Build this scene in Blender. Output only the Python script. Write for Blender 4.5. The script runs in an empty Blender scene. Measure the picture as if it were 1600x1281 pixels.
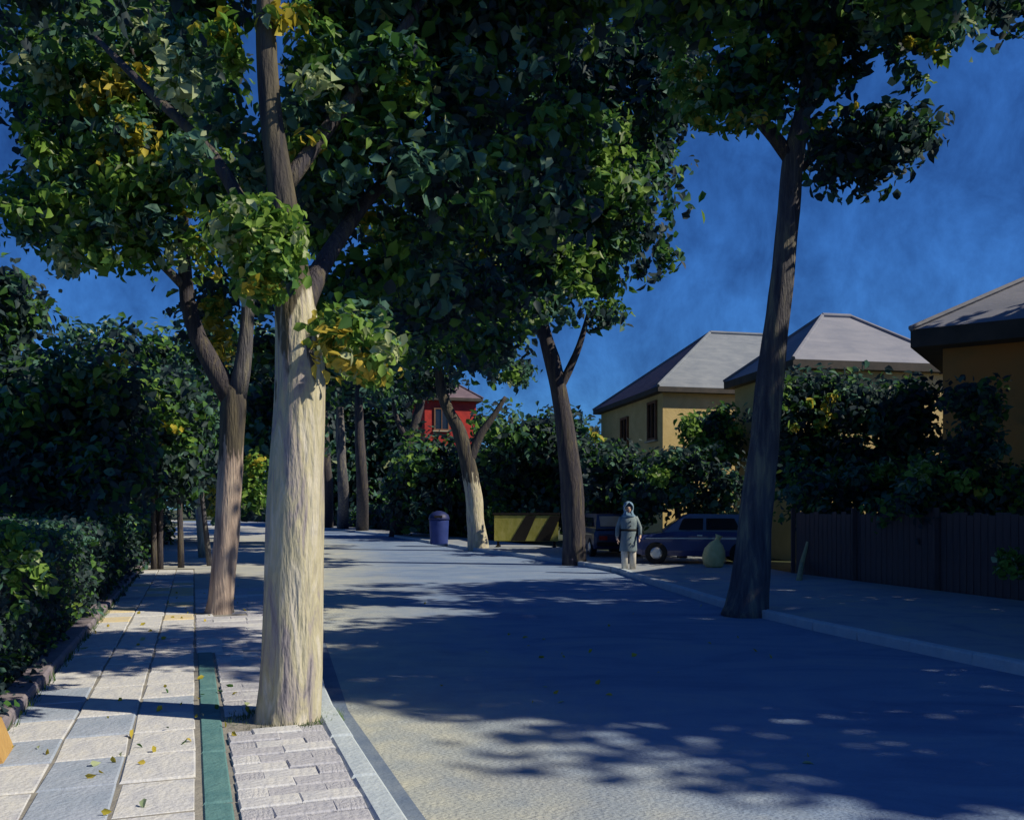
import bpy, bmesh, math, random
import numpy as np
from mathutils import Vector, Matrix, noise

random.seed(7)
rng = np.random.default_rng(7)
C = bpy.context.scene
COL = C.collection
PI = math.pi

# ------------------------------------------------------------------ camera
FP = 1386.0      # focal length in photo pixels
CH = 1.6         # eye height
HY = 795.0       # horizon row
cam_d = bpy.data.cameras.new('camera')
cam = bpy.data.objects.new('camera', cam_d)
COL.objects.link(cam)
cam.location = (0, 0, CH)
cam.rotation_euler = (PI/2, 0, 0)
cam_d.sensor_width = 36
cam_d.lens = 36*FP/1600
cam_d.shift_y = (HY-640.5)/1600
cam_d.clip_end = 2000
C.camera = cam

# ------------------------------------------------------------------ light
SUN_EL = math.radians(41)
SUN_AZ = math.radians(104)          # clockwise from +Y : behind right of the camera
world = bpy.data.worlds.new('World'); C.world = world
world.use_nodes = True
nt = world.node_tree; nt.nodes.clear()
wo = nt.nodes.new('ShaderNodeOutputWorld'); bg = nt.nodes.new('ShaderNodeBackground')
sky = nt.nodes.new('ShaderNodeTexSky'); sky.sky_type = 'NISHITA'; sky.sun_disc = False
sky.sun_elevation = SUN_EL; sky.sun_rotation = SUN_AZ
sky.air_density = 1.0; sky.dust_density = 0.2; sky.ozone_density = 6.0
tint = nt.nodes.new('ShaderNodeMix'); tint.data_type = 'RGBA'; tint.blend_type = 'MULTIPLY'
tint.inputs[0].default_value = 1.0
tc = nt.nodes.new('ShaderNodeTexCoord')
n1 = nt.nodes.new('ShaderNodeTexNoise'); n1.inputs['Scale'].default_value = 11; n1.inputs['Detail'].default_value = 11
n1.inputs['Roughness'].default_value = .65; n1.inputs['Distortion'].default_value = .25
mp = nt.nodes.new('ShaderNodeMapping'); mp.inputs['Scale'].default_value = (1.5, 1.5, 1.0)
rp = nt.nodes.new('ShaderNodeValToRGB')
rp.color_ramp.elements[0].position = .30; rp.color_ramp.elements[0].color = (.09, .19, .36, 1)
rp.color_ramp.elements[1].position = .72; rp.color_ramp.elements[1].color = (.22, .47, .78, 1)
nt.links.new(tc.outputs['Generated'], mp.inputs['Vector']); nt.links.new(mp.outputs[0], n1.inputs['Vector'])
nt.links.new(n1.outputs['Fac'], rp.inputs[0])
nt.links.new(sky.outputs[0], tint.inputs[6]); nt.links.new(rp.outputs[0], tint.inputs[7])
nt.links.new(tint.outputs[2], bg.inputs[0]); nt.links.new(bg.outputs[0], wo.inputs[0])
bg.inputs[1].default_value = 0.15

sd = bpy.data.lights.new('sun', 'SUN'); sd.energy = 4.9; sd.angle = math.radians(.5); sd.color = (1, .88, .66)
so = bpy.data.objects.new('sun', sd); COL.objects.link(so)
tosun = Vector((math.sin(SUN_AZ)*math.cos(SUN_EL), math.cos(SUN_AZ)*math.cos(SUN_EL), math.sin(SUN_EL)))
so.rotation_euler = tosun.to_track_quat('Z', 'Y').to_euler()

vs = C.view_settings
vs.view_transform = 'Standard'; vs.look = 'None'; vs.exposure = 0; vs.gamma = 1; vs.use_curve_mapping = False
C.render.engine = 'CYCLES'
C.cycles.max_bounces = 5; C.cycles.diffuse_bounces = 2; C.cycles.transparent_max_bounces = 4

def P(px, py, Y):
    """a point of the place seen at photo pixel (px, py), Y metres ahead"""
    return Vector(((px-800)/FP*Y, Y, CH+(HY-py)/FP*Y))
def G(px, py, z=0.0):
    Y = (CH-z)*FP/(py-HY)
    return Vector(((px-800)/FP*Y, Y, z))

# ------------------------------------------------------------------ materials
def mat(name, cols, scale=(4, 4, 4), rough=.8, bump=.3, bscale=20, pos=None, detail=8, dist=.4, spec=.3, coat=0, trans=0, metal=0, bdist=.02):
    """cols: list of colours blended by a noise in object space"""
    m = bpy.data.materials.new(name); m.use_nodes = True
    t = m.node_tree; b = t.nodes['Principled BSDF']; L = t.links.new
    b.inputs['Roughness'].default_value = rough
    b.inputs['Specular IOR Level'].default_value = spec
    b.inputs['Metallic'].default_value = metal
    b.inputs['Coat Weight'].default_value = coat
    tc = t.nodes.new('ShaderNodeTexCoord'); mp = t.nodes.new('ShaderNodeMapping')
    mp.inputs['Scale'].default_value = scale
    L(tc.outputs['Object'], mp.inputs['Vector'])
    n = t.nodes.new('ShaderNodeTexNoise'); n.inputs['Scale'].default_value = 1
    n.inputs['Detail'].default_value = detail; n.inputs['Roughness'].default_value = .62; n.inputs['Distortion'].default_value = dist
    L(mp.outputs[0], n.inputs['Vector'])
    r = t.nodes.new('ShaderNodeValToRGB'); el = r.color_ramp.elements
    k = len(cols)
    ps = pos or [.3+.4*i/max(1, k-1) for i in range(k)]
    el[0].position = ps[0]; el[0].color = (*cols[0], 1)
    if k > 1:
        el[1].position = ps[-1]; el[1].color = (*cols[-1], 1)
        for i in range(1, k-1):
            e = el.new(ps[i]); e.color = (*cols[i], 1)
    L(n.outputs['Fac'], r.inputs[0]); L(r.outputs[0], b.inputs['Base Color'])
    if bump:
        n2 = t.nodes.new('ShaderNodeTexNoise'); n2.inputs['Scale'].default_value = bscale; n2.inputs['Detail'].default_value = 6
        mp2 = t.nodes.new('ShaderNodeMapping'); mx = max(scale)
        mp2.inputs['Scale'].default_value = tuple(s/mx for s in scale)
        L(tc.outputs['Object'], mp2.inputs['Vector']); L(mp2.outputs[0], n2.inputs['Vector'])
        bp = t.nodes.new('ShaderNodeBump'); bp.inputs['Strength'].default_value = bump; bp.inputs['Distance'].default_value = bdist
        L(n2.outputs['Fac'], bp.inputs['Height']); L(bp.outputs[0], b.inputs['Normal'])
    if trans:
        out = t.nodes['Material Output']; mx_ = t.nodes.new('ShaderNodeMixShader'); mx_.inputs[0].default_value = trans
        tr = t.nodes.new('ShaderNodeBsdfTranslucent'); L(r.outputs[0], tr.inputs[0])
        L(b.outputs[0], mx_.inputs[1]); L(tr.outputs[0], mx_.inputs[2]); L(mx_.outputs[0], out.inputs[0])
    return m

def leafm(name, a, b_):
    return mat(name, [a, b_], scale=(1.3, 1.3, 1.3), rough=.6, bump=0, trans=.36, spec=.25, detail=3)
def lit_shaded_bark(name, low, high, z, soft=.25):  # paints light into the bark: pale lit foot, dark shaded upper trunk
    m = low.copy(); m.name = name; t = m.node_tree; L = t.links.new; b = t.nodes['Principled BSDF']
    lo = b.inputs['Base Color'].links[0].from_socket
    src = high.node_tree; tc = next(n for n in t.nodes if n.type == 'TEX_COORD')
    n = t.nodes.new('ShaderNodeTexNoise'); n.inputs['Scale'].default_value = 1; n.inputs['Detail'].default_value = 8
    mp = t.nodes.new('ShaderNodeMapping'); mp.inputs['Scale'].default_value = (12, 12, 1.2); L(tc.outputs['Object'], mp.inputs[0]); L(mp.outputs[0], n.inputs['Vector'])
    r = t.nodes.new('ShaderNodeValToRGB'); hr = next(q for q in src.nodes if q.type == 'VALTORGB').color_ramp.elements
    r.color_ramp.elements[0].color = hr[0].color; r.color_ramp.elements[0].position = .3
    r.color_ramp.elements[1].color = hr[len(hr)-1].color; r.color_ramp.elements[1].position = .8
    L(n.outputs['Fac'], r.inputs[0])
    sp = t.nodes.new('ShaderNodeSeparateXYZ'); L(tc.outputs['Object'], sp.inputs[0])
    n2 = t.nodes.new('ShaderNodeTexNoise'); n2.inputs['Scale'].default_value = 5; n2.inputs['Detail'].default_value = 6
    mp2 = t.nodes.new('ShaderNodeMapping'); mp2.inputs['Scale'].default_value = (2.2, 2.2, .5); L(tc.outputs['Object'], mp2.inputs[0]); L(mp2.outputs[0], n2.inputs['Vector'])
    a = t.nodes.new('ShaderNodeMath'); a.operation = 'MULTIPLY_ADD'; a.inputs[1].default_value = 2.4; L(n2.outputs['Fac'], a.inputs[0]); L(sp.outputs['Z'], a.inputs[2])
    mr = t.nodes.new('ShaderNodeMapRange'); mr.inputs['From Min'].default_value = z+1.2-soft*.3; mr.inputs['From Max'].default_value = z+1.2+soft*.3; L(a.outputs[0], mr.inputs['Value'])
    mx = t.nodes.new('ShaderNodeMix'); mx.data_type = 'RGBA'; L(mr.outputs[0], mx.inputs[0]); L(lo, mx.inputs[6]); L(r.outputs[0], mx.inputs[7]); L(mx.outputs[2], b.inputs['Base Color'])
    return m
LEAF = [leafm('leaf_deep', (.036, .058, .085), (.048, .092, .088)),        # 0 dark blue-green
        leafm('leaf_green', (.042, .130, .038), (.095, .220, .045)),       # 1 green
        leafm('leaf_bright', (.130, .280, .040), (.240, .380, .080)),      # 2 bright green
        leafm('leaf_yellow', (.420, .400, .040), (.600, .460, .080)),      # 3 yellow: turning leaves and painted sunlight
        leafm('leaf_pale', (.300, .420, .240), (.520, .580, .340)),        # 4 pale, also paints sunlit foliage
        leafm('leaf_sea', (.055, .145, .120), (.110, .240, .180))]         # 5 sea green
M = {}
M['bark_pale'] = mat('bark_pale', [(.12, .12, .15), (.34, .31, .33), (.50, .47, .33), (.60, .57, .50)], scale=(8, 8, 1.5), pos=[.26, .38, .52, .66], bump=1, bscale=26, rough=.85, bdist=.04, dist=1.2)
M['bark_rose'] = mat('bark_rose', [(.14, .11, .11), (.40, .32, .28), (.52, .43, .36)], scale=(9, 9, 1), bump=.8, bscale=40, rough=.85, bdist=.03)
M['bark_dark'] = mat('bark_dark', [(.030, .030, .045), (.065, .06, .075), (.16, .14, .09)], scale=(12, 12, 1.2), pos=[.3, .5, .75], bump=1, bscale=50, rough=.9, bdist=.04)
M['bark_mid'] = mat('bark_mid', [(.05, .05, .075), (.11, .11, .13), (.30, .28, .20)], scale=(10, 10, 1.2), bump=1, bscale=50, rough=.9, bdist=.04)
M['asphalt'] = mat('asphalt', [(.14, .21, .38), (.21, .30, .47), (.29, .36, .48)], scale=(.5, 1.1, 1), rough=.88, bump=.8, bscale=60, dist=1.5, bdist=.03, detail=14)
M['slab'] = mat('slab', [(.42, .45, .54), (.60, .62, .66), (.72, .70, .62)], scale=(2.2, 2.2, 2.2), rough=.85, bump=.6, bscale=30, dist=1)
M['slab_ochre'] = mat('slab_ochre', [(.58, .54, .46), (.74, .62, .36)], scale=(3, 3, 3), rough=.85, bump=.6, bscale=30)
M['slab_grey'] = mat('slab_grey', [(.28, .35, .47), (.42, .48, .60)], scale=(3, 3, 3), rough=.85, bump=.6, bscale=30)
M['sett'] = mat('sett', [(.38, .40, .48), (.56, .57, .62)], scale=(4, 4, 4), rough=.85, bump=.7, bscale=30)
M['teal_strip'] = mat('teal_strip', [(.07, .19, .22), (.14, .29, .30)], scale=(4, 4, 4), rough=.7, bump=.5, bscale=30)
M['joint'] = mat('joint', [(.20, .20, .20), (.34, .33, .30)], scale=(5, 5, 5), bump=.5, bscale=40)
M['kerb'] = mat('kerb', [(.36, .44, .54), (.54, .62, .68)], scale=(3, 3, 3), bump=.5, bscale=30)
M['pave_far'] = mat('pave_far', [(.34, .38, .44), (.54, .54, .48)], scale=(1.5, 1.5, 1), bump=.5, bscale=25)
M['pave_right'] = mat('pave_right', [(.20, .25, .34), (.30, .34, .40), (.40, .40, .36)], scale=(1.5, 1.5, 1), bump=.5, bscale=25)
M['earth'] = mat('earth', [(.030, .040, .030), (.07, .09, .04), (.10, .09, .07)], scale=(1, 1, 1), bump=.8, bscale=12)
M['grass'] = mat('grass', [(.04, .10, .03), (.09, .16, .04)], scale=(3, 3, 3), bump=0, rough=.8)
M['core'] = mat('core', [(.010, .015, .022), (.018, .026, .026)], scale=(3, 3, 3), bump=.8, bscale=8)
M['ochre'] = mat('ochre', [(.40, .24, .09), (.55, .36, .13)], scale=(4, 4, 4), bump=.5, bscale=25)
M['edging'] = mat('edging', [(.16, .15, .22), (.28, .25, .27)], scale=(4, 4, 4), bump=.5, bscale=25)
M['wall_yellow'] = mat('wall_yellow', [(.56, .44, .20), (.70, .56, .28)], scale=(1.5, 1.5, 1.5), bump=.4, bscale=15)
M['wall_ochre'] = mat('wall_ochre', [(.30, .20, .08), (.48, .24, .08), (.58, .24, .07)], scale=(.5, .5, .7), bump=.4, bscale=15)
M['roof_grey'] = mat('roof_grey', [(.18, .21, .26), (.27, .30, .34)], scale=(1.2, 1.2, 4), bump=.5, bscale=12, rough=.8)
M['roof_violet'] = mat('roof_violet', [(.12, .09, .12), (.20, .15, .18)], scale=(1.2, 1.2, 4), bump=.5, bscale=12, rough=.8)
M['roof_lilac'] = mat('roof_lilac', [(.20, .22, .29), (.30, .31, .37)], scale=(.7, .7, 3), bump=.5, bscale=12, rough=.8)
M['eave'] = mat('eave', [(.05, .05, .05), (.09, .08, .075)], scale=(2, 2, 2), bump=.2)
M['frame'] = mat('frame', [(.16, .09, .06), (.24, .12, .07)], scale=(3, 3, 3), bump=.2)
M['frame_pale'] = mat('frame_pale', [(.40, .38, .30), (.50, .46, .36)], scale=(3, 3, 3), bump=.2)
M['glass'] = mat('glass', [(.012, .014, .02), (.02, .022, .03)], scale=(1, 1, 1), bump=0, rough=.12, spec=.6)
M['red'] = mat('red', [(.26, .025, .03), (.55, .05, .04)], scale=(1.5, 1.5, 1.5), bump=.3, bscale=8)
M['board'] = mat('board', [(.07, .05, .055), (.13, .085, .085)], scale=(8, 8, 1), bump=.6, bscale=30)
M['stake'] = mat('stake', [(.30, .28, .16), (.50, .46, .26)], scale=(8, 8, 2), bump=.4)
M['car_blue'] = mat('car_blue', [(.018, .030, .12), (.030, .045, .17)], scale=(2, 2, 2), bump=0, rough=.35, coat=.5, spec=.5)
M['car_night'] = mat('car_night', [(.012, .016, .06), (.02, .024, .09)], scale=(2, 2, 2), bump=0, rough=.35, coat=.5, spec=.5)
M['tyre'] = mat('tyre', [(.012, .012, .013), (.02, .02, .02)], bump=.2)
M['chrome'] = mat('chrome', [(.5, .5, .5), (.62, .6, .58)], bump=0, rough=.3, metal=.8)
M['plate'] = mat('plate', [(.55, .38, .28), (.68, .50, .36)], bump=.2)
M['lamp_red'] = mat('lamp_red', [(.3, .02, .02), (.4, .03, .02)], bump=0, rough=.2)
M['lamp_clear'] = mat('lamp_clear', [(.5, .5, .45), (.6, .6, .5)], bump=0, rough=.15)
M['sack'] = mat('sack', [(.60, .52, .22), (.78, .68, .34)], scale=(6, 6, 6), bump=.7, bscale=15)
M['barrier_yellow'] = mat('barrier_yellow', [(.30, .30, .05), (.46, .44, .14)], scale=(6, 6, 3), bump=.3)
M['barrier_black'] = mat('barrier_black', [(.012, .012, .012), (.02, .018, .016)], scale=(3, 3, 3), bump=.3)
M['bin'] = mat('bin', [(.02, .04, .18), (.035, .06, .25)], scale=(3, 3, 3), bump=.2, rough=.5)
M['bin_lid'] = mat('bin_lid', [(.015, .025, .10), (.025, .035, .14)], scale=(3, 3, 3), bump=.2, rough=.5)
M['skin'] = mat('skin', [(.62, .42, .33), (.70, .50, .40)], bump=0, rough=.5)
M['coat'] = mat('coat', [(.13, .19, .24), (.24, .31, .35)], scale=(8, 8, 4), bump=.4, bscale=30)
M['scarf'] = mat('scarf', [(.12, .22, .36), (.22, .36, .50)], scale=(8, 8, 20), bump=.4, bscale=30)
M['trousers'] = mat('trousers', [(.55, .53, .50), (.70, .68, .62)], scale=(8, 8, 8), bump=.3)
M['shoe'] = mat('shoe', [(.5, .5, .48), (.6, .6, .58)], bump=.1)
M['eye'] = mat('eye', [(.02, .02, .03), (.03, .03, .04)], bump=0, rough=.2)
M['lip'] = mat('lip', [(.40, .16, .14), (.45, .18, .15)], bump=0)

def courses(m, period=.2):      # rows of tiles up the slope
    t = m.node_tree; L = t.links.new; b = t.nodes['Principled BSDF']
    tc = t.nodes.new('ShaderNodeTexCoord'); w = t.nodes.new('ShaderNodeTexWave'); w.bands_direction = 'Z'; w.wave_profile = 'SAW'
    w.inputs['Scale'].default_value = .314/period; w.inputs['Distortion'].default_value = .25; w.inputs['Detail Scale'].default_value = 6
    L(tc.outputs['Object'], w.inputs['Vector'])
    bp = t.nodes.new('ShaderNodeBump'); bp.inputs['Strength'].default_value = .7; bp.inputs['Distance'].default_value = .05; L(w.outputs['Fac'], bp.inputs['Height'])
    L(b.inputs['Normal'].links[0].from_socket, bp.inputs['Normal']); L(bp.outputs[0], b.inputs['Normal'])
for k in ('roof_grey', 'roof_violet', 'roof_lilac'): courses(M[k])
# ------------------------------------------------------------------ helpers
def tag(o, label=None, cat=None, group=None, kind=None):
    if label: o['label'] = label
    if cat: o['category'] = cat
    if group: o['group'] = group
    if kind: o['kind'] = kind
    return o
def empty(name, loc=(0, 0, 0), label=None, cat=None, group=None, rz=0):
    o = bpy.data.objects.new(name, None); COL.objects.link(o); o.location = loc; o.rotation_euler.z = rz
    o.empty_display_size = .3
    return tag(o, label, cat, group)
def link(name, me, m, parent=None, world_coords=True):
    ms = m if isinstance(m, (list, tuple)) else [m]
    if not me.materials:
        for q in ms: me.materials.append(q)
    o = bpy.data.objects.new(name, me); COL.objects.link(o)
    if parent is not None:
        o.parent = parent
        if world_coords:    # the mesh was made in world coordinates
            bpy.context.view_layer.update()
            o.matrix_parent_inverse = parent.matrix_world.inverted()
    return o
def from_bm(name, bm, m, parent=None, smooth=False, wc=True):
    me = bpy.data.meshes.new(name)
    bmesh.ops.recalc_face_normals(bm, faces=bm.faces)
    if smooth:
        for f in bm.faces: f.smooth = True
    bm.to_mesh(me); bm.free()
    return link(name, me, m, parent, wc)
def add_box(bm, c, s, rz=0, bevel=0, mtx=None):
    r = bmesh.ops.create_cube(bm, size=1)
    T = Matrix.Translation(c) @ Matrix.Rotation(rz, 4, 'Z') @ Matrix.Diagonal((*s, 1))
    if mtx is not None: T = mtx @ T
    bmesh.ops.transform(bm, matrix=T, verts=r['verts'])
    if bevel:
        es = list({e for v in r['verts'] for e in v.link_edges})
        bmesh.ops.bevel(bm, geom=es, offset=bevel, segments=2, affect='EDGES')
def add_tube(bm, pts, rad, seg=12, rough=0.0, cap=True, ell=1.0):
    rings = []
    pts = [Vector(p) for p in pts]
    for i, p in enumerate(pts):
        d = (pts[min(i+1, len(pts)-1)]-pts[max(i-1, 0)]).normalized()
        ref = Vector((1, 0, 0)) if abs(d.x) < .9 else Vector((0, 1, 0))
        v = d.cross(ref).normalized(); u = v.cross(d).normalized()
        ring = []
        for k in range(seg):
            a = 2*PI*k/seg
            r = rad[i]
            if rough:
                q = p*1.3+Vector((math.cos(a), math.sin(a), 0))*1.7
                r *= 1+rough*noise.noise(q)+rough*.7*noise.noise(Vector((math.cos(a)*3, math.sin(a)*3, p.z*.7)))
            ring.append(bm.verts.new(p+u*math.cos(a)*r+v*math.sin(a)*r*ell))
        rings.append(ring)
    for i in range(len(rings)-1):
        for k in range(seg):
            bm.faces.new((rings[i][k], rings[i][(k+1) % seg], rings[i+1][(k+1) % seg], rings[i+1][k]))
    if cap:
        bm.faces.new(rings[0][::-1]); bm.faces.new(rings[-1])
def resample(pts, rad, step):
    """smooth Catmull-Rom through the points"""
    pts = [Vector(p) for p in pts]; out = []; ro = []
    n = len(pts)
    for i in range(n-1):
        p0, p1, p2, p3 = pts[max(i-1, 0)], pts[i], pts[i+1], pts[min(i+2, n-1)]
        k = max(1, int((p2-p1).length/step))
        for j in range(k):
            t = j/k
            out.append(.5*((2*p1)+(p2-p0)*t+(2*p0-5*p1+4*p2-p3)*t*t+(3*p1-p0-3*p2+p3)*t**3))
            ro.append(rad[i]*(1-t)+rad[i+1]*t)
    out.append(pts[-1]); ro.append(rad[-1])
    return out, ro
def limb(name, pts, rad, m, parent, step=.25, seg=14, rough=.14, split=None, m2=None):
    p, r = resample(pts, rad, step)
    bm = bmesh.new(); add_tube(bm, p, r, seg, rough)
    if split:       # lit bark colour below this height, shaded bark colour above
        for f in bm.faces:
            c = f.calc_center_median()
            f.material_index = 0 if c.z < split+.25*noise.noise(c*3) else 1
    return from_bm(name, bm, [m, m2] if split else m, parent, smooth=True)

def leaves_mesh(name, clumps, lim=None):
    """clumps: (centre, (rx,ry,rz), count, leaf size, tone weights). Leaves lie near the clump's shell and through it."""
    V = []; MI = []
    for c, r, n, ls, tone in clumps:
        n = int(n)
        if n < 1: continue
        d = rng.normal(size=(n, 3)); d /= np.linalg.norm(d, axis=1)[:, None]+1e-9
        rad = rng.random(n)**(1/2.2)
        # uneven outline
        ph = rng.random(6)*6.28
        lump = 1+.22*np.sin(d[:, 0]*3.1+ph[0])+.22*np.sin(d[:, 2]*3.7+ph[1])+.16*np.sin(d[:, 1]*4.3+ph[2])+.12*np.sin((d[:, 0]+d[:, 2])*8+ph[3])
        pos = np.array(c)[None, :]+d*(rad*lump)[:, None]*np.array(r)[None, :]
        nrm = d*.7+rng.normal(size=(n, 3))*.55+np.array([0, 0, .45])
        nrm /= np.linalg.norm(nrm, axis=1)[:, None]
        a = rng.normal(size=(n, 3))+np.array([0, 0, -.5])
        u = a-nrm*(a*nrm).sum(1)[:, None]; u /= np.linalg.norm(u, axis=1)[:, None]+1e-9
        v = np.cross(nrm, u)
        s = ls*(.55+.9*rng.random(n))[:, None]
        w = s*(.55+.25*rng.random(n))[:, None]
        bend = nrm*s*.18
        fold = nrm*w*.22
        q = np.stack([pos-u*s*.5, pos+v*w*.52-u*s*.16+fold-bend*.5, pos+v*w*.36+u*s*.22+fold-bend, pos+u*s*.56-bend*1.6,
                      pos-v*w*.36+u*s*.22+fold-bend, pos-v*w*.52-u*s*.16+fold-bend*.5], 1)
        V.append(q.reshape(-1, 3))
        keys = list(tone.keys()); pr = np.array([tone[k] for k in keys], float); pr /= pr.sum()
        MI.append(rng.choice(keys, size=n, p=pr))
    V = np.concatenate(V).astype(np.float32); MI = np.concatenate(MI).astype(np.int32)
    nl = len(MI); nf = nl*2; MI = np.repeat(MI, 2)
    idx = (np.arange(nl, dtype=np.int32)[:, None]*6+np.array([0, 3, 2, 1, 0, 5, 4, 3], np.int32)[None, :]).ravel().astype(np.int32)
    me = bpy.data.meshes.new(name)
    me.vertices.add(nl*6); me.vertices.foreach_set('co', V.ravel())
    me.loops.add(nf*4); me.loops.foreach_set('vertex_index', idx)
    me.polygons.add(nf); me.polygons.foreach_set('loop_start', np.arange(nf, dtype=np.int32)*4)
    me.polygons.foreach_set('material_index', MI)
    me.update(calc_edges=True)
    for q in LEAF: me.materials.append(q)
    return me
TOTAL = [0]
def crown(name, clumps, parent=None):
    me = leaves_mesh(name, clumps); TOTAL[0] += len(me.polygons)
    return link(name, me, LEAF, parent)
def clump(c, r, ls, tone, dens=1.0, flat=1.0):
    n = dens*2.6*PI*r*r/(.5*ls*ls)
    return (tuple(c), (r, r, r*flat), n, ls, tone)
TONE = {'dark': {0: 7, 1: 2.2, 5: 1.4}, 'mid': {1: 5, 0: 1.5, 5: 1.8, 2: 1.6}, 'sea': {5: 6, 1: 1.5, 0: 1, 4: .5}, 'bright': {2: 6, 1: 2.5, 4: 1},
        'yellow': {3: 6, 2: 2, 4: 1}, 'pale': {4: 6, 2: 1.5, 5: 1}, 'lime': {2: 5, 3: 2.2, 1: 1}}  # accents in the brighter tones paint sunlit clumps into the leaf colour
def region(px0, py0, px1, py1, Y0, Y1, n, rmin, rmax, ls, mix, dens=.8):
    """clumps scattered through a part of a crown; mix = {tone: weight}"""
    out = []
    ks = list(mix); w = [mix[k] for k in ks]
    for _ in range(n):
        Y = random.uniform(Y0, Y1)
        t, s = random.random(), random.random()
        c = P(px0+(px1-px0)*t, py0+(py1-py0)*s, Y)
        r = random.uniform(rmin, rmax)
        out.append(clump(c, r, ls, TONE[random.choices(ks, w)[0]], dens, random.uniform(.6, .95)))
    return out

# ------------------------------------------------------------------ ground, road, pavements
def strip(name, left, right, z, m, sub=1):
    me = bpy.data.meshes.new(name); v = []; f = []
    for (a, b) in zip(left, right):
        for k in range(sub+1):
            t = k/sub; v.append((a[0]*(1-t)+b[0]*t, a[1]*(1-t)+b[1]*t, z))
    for i in range(len(left)-1):
        for k in range(sub):
            q = i*(sub+1)+k
            f.append((q, q+1, q+sub+2, q+sub+1))
    me.from_pydata(v, [], f); me.update()
    return link(name, me, m)
def xat(poly, y):
    for (a, b) in zip(poly, poly[1:]):
        if a[1] <= y <= b[1]:
            t = (y-a[1])/(b[1]-a[1]); return a[0]*(1-t)+b[0]*t
    return poly[-1][0] if y > poly[-1][1] else poly[0][0]
LK = [(2.8, -5), (1.0, 0), (-.72, 4.87), (-1.47, 7.04), (-2.45, 10.8), (-3.5, 15.5), (-4.75, 21), (-6.3, 29), (-8.4, 38), (-12.5, 52), (-24, 80), (-50, 120)]
RK = [(9.5, -5), (7.8, 0), (4.9, 8.5), (3.95, 11.7), (3.45, 14), (3.0, 18), (2.6, 22.6), (1.2, 27), (-1.6, 34), (-7.0, 51.5), (-17, 75), (-42, 118)]
LH = [(-1.35-.36*y, y) for y in (-5, 0, 10, 20, 30, 40, 52, 80, 120)]
RH = [(14, -5), (12.5, 0), (8.25, 14.3), (6.5, 20.2), (6.3, 23), (6.0, 27), (1.5, 35), (-4.5, 51.5), (-14, 75), (-38, 118)]
ys = [-5, 0, 2, 4.87, 6, 7.04, 9, 10.8, 13, 15.5, 18, 21, 24, 27, 30, 34, 38, 45, 52, 60, 70, 80, 100, 118]
lk = [(xat(LK, y), y) for y in ys]; rk = [(xat(RK, y), y) for y in ys]
lh = [(xat(LH, y), y) for y in ys]; rh = [(xat(RH, y), y) for y in ys]
me = bpy.data.meshes.new('ground')
me.from_pydata([(-900, -200, -.05), (900, -200, -.05), (900, 1500, -.05), (-900, 1500, -.05)], [], [(0, 1, 2, 3)]); me.update()
tag(link('ground', me, M['earth']), kind='structure')
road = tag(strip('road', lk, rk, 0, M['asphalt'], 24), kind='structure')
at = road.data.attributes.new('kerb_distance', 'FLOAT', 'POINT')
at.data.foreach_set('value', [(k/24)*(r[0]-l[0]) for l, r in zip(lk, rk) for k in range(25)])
def sunlit_edge(m):      # light along the left kerb, painted into the asphalt colour
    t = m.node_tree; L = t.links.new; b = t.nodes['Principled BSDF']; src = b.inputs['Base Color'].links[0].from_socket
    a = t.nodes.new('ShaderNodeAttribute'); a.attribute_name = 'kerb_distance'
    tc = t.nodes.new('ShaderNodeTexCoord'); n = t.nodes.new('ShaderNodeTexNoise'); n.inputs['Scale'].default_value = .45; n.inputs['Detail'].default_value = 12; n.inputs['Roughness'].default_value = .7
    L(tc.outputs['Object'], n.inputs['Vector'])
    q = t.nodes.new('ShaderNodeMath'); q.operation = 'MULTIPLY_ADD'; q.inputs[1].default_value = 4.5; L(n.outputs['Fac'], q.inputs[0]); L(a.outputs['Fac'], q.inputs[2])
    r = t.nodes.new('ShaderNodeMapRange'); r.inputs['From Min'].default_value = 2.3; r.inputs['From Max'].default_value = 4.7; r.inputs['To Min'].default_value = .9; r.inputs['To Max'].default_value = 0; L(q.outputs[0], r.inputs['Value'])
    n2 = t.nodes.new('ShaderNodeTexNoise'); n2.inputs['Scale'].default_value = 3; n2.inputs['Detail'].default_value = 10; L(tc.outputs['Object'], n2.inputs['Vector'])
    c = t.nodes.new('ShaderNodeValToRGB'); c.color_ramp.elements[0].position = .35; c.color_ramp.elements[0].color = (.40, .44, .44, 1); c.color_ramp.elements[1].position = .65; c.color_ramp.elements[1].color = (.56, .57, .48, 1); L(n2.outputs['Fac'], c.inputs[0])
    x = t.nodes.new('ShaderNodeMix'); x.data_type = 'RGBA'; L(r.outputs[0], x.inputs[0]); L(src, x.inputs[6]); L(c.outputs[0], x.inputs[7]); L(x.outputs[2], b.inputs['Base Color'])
sunlit_edge(M['asphalt'])
# left pavement: base, then slabs, teal strip, setts
BT = .085
def outset(poly, d): return [(x+d, y) for x, y in poly]
def slabsheet(name, L, R, z0, z1, m):
    bm = bmesh.new()
    for (a, b), (c, d) in zip(zip(L, R), zip(L[1:], R[1:])):
        q = [bm.verts.new((p[0], p[1], z)) for z in (z0, z1) for p in (a, b, d, c)]
        bm.faces.new(q[4:]); bm.faces.new((q[0], q[4], q[7], q[3])); bm.faces.new((q[1], q[2], q[6], q[5]))
    bmesh.ops.remove_doubles(bm, verts=bm.verts, dist=1e-4)
    me = bpy.data.meshes.new(name); bm.to_mesh(me); bm.free()
    return link(name, me, m)
NEAR = 22.0
yn = [y for y in ys if y <= 21]+[NEAR]
pv = tag(slabsheet('pavement', [(xat(LH, y)-.05, y) for y in yn], [(xat(LK, y)-.13, y) for y in yn], -.04, BT+.024, M['joint']), kind='structure')
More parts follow.
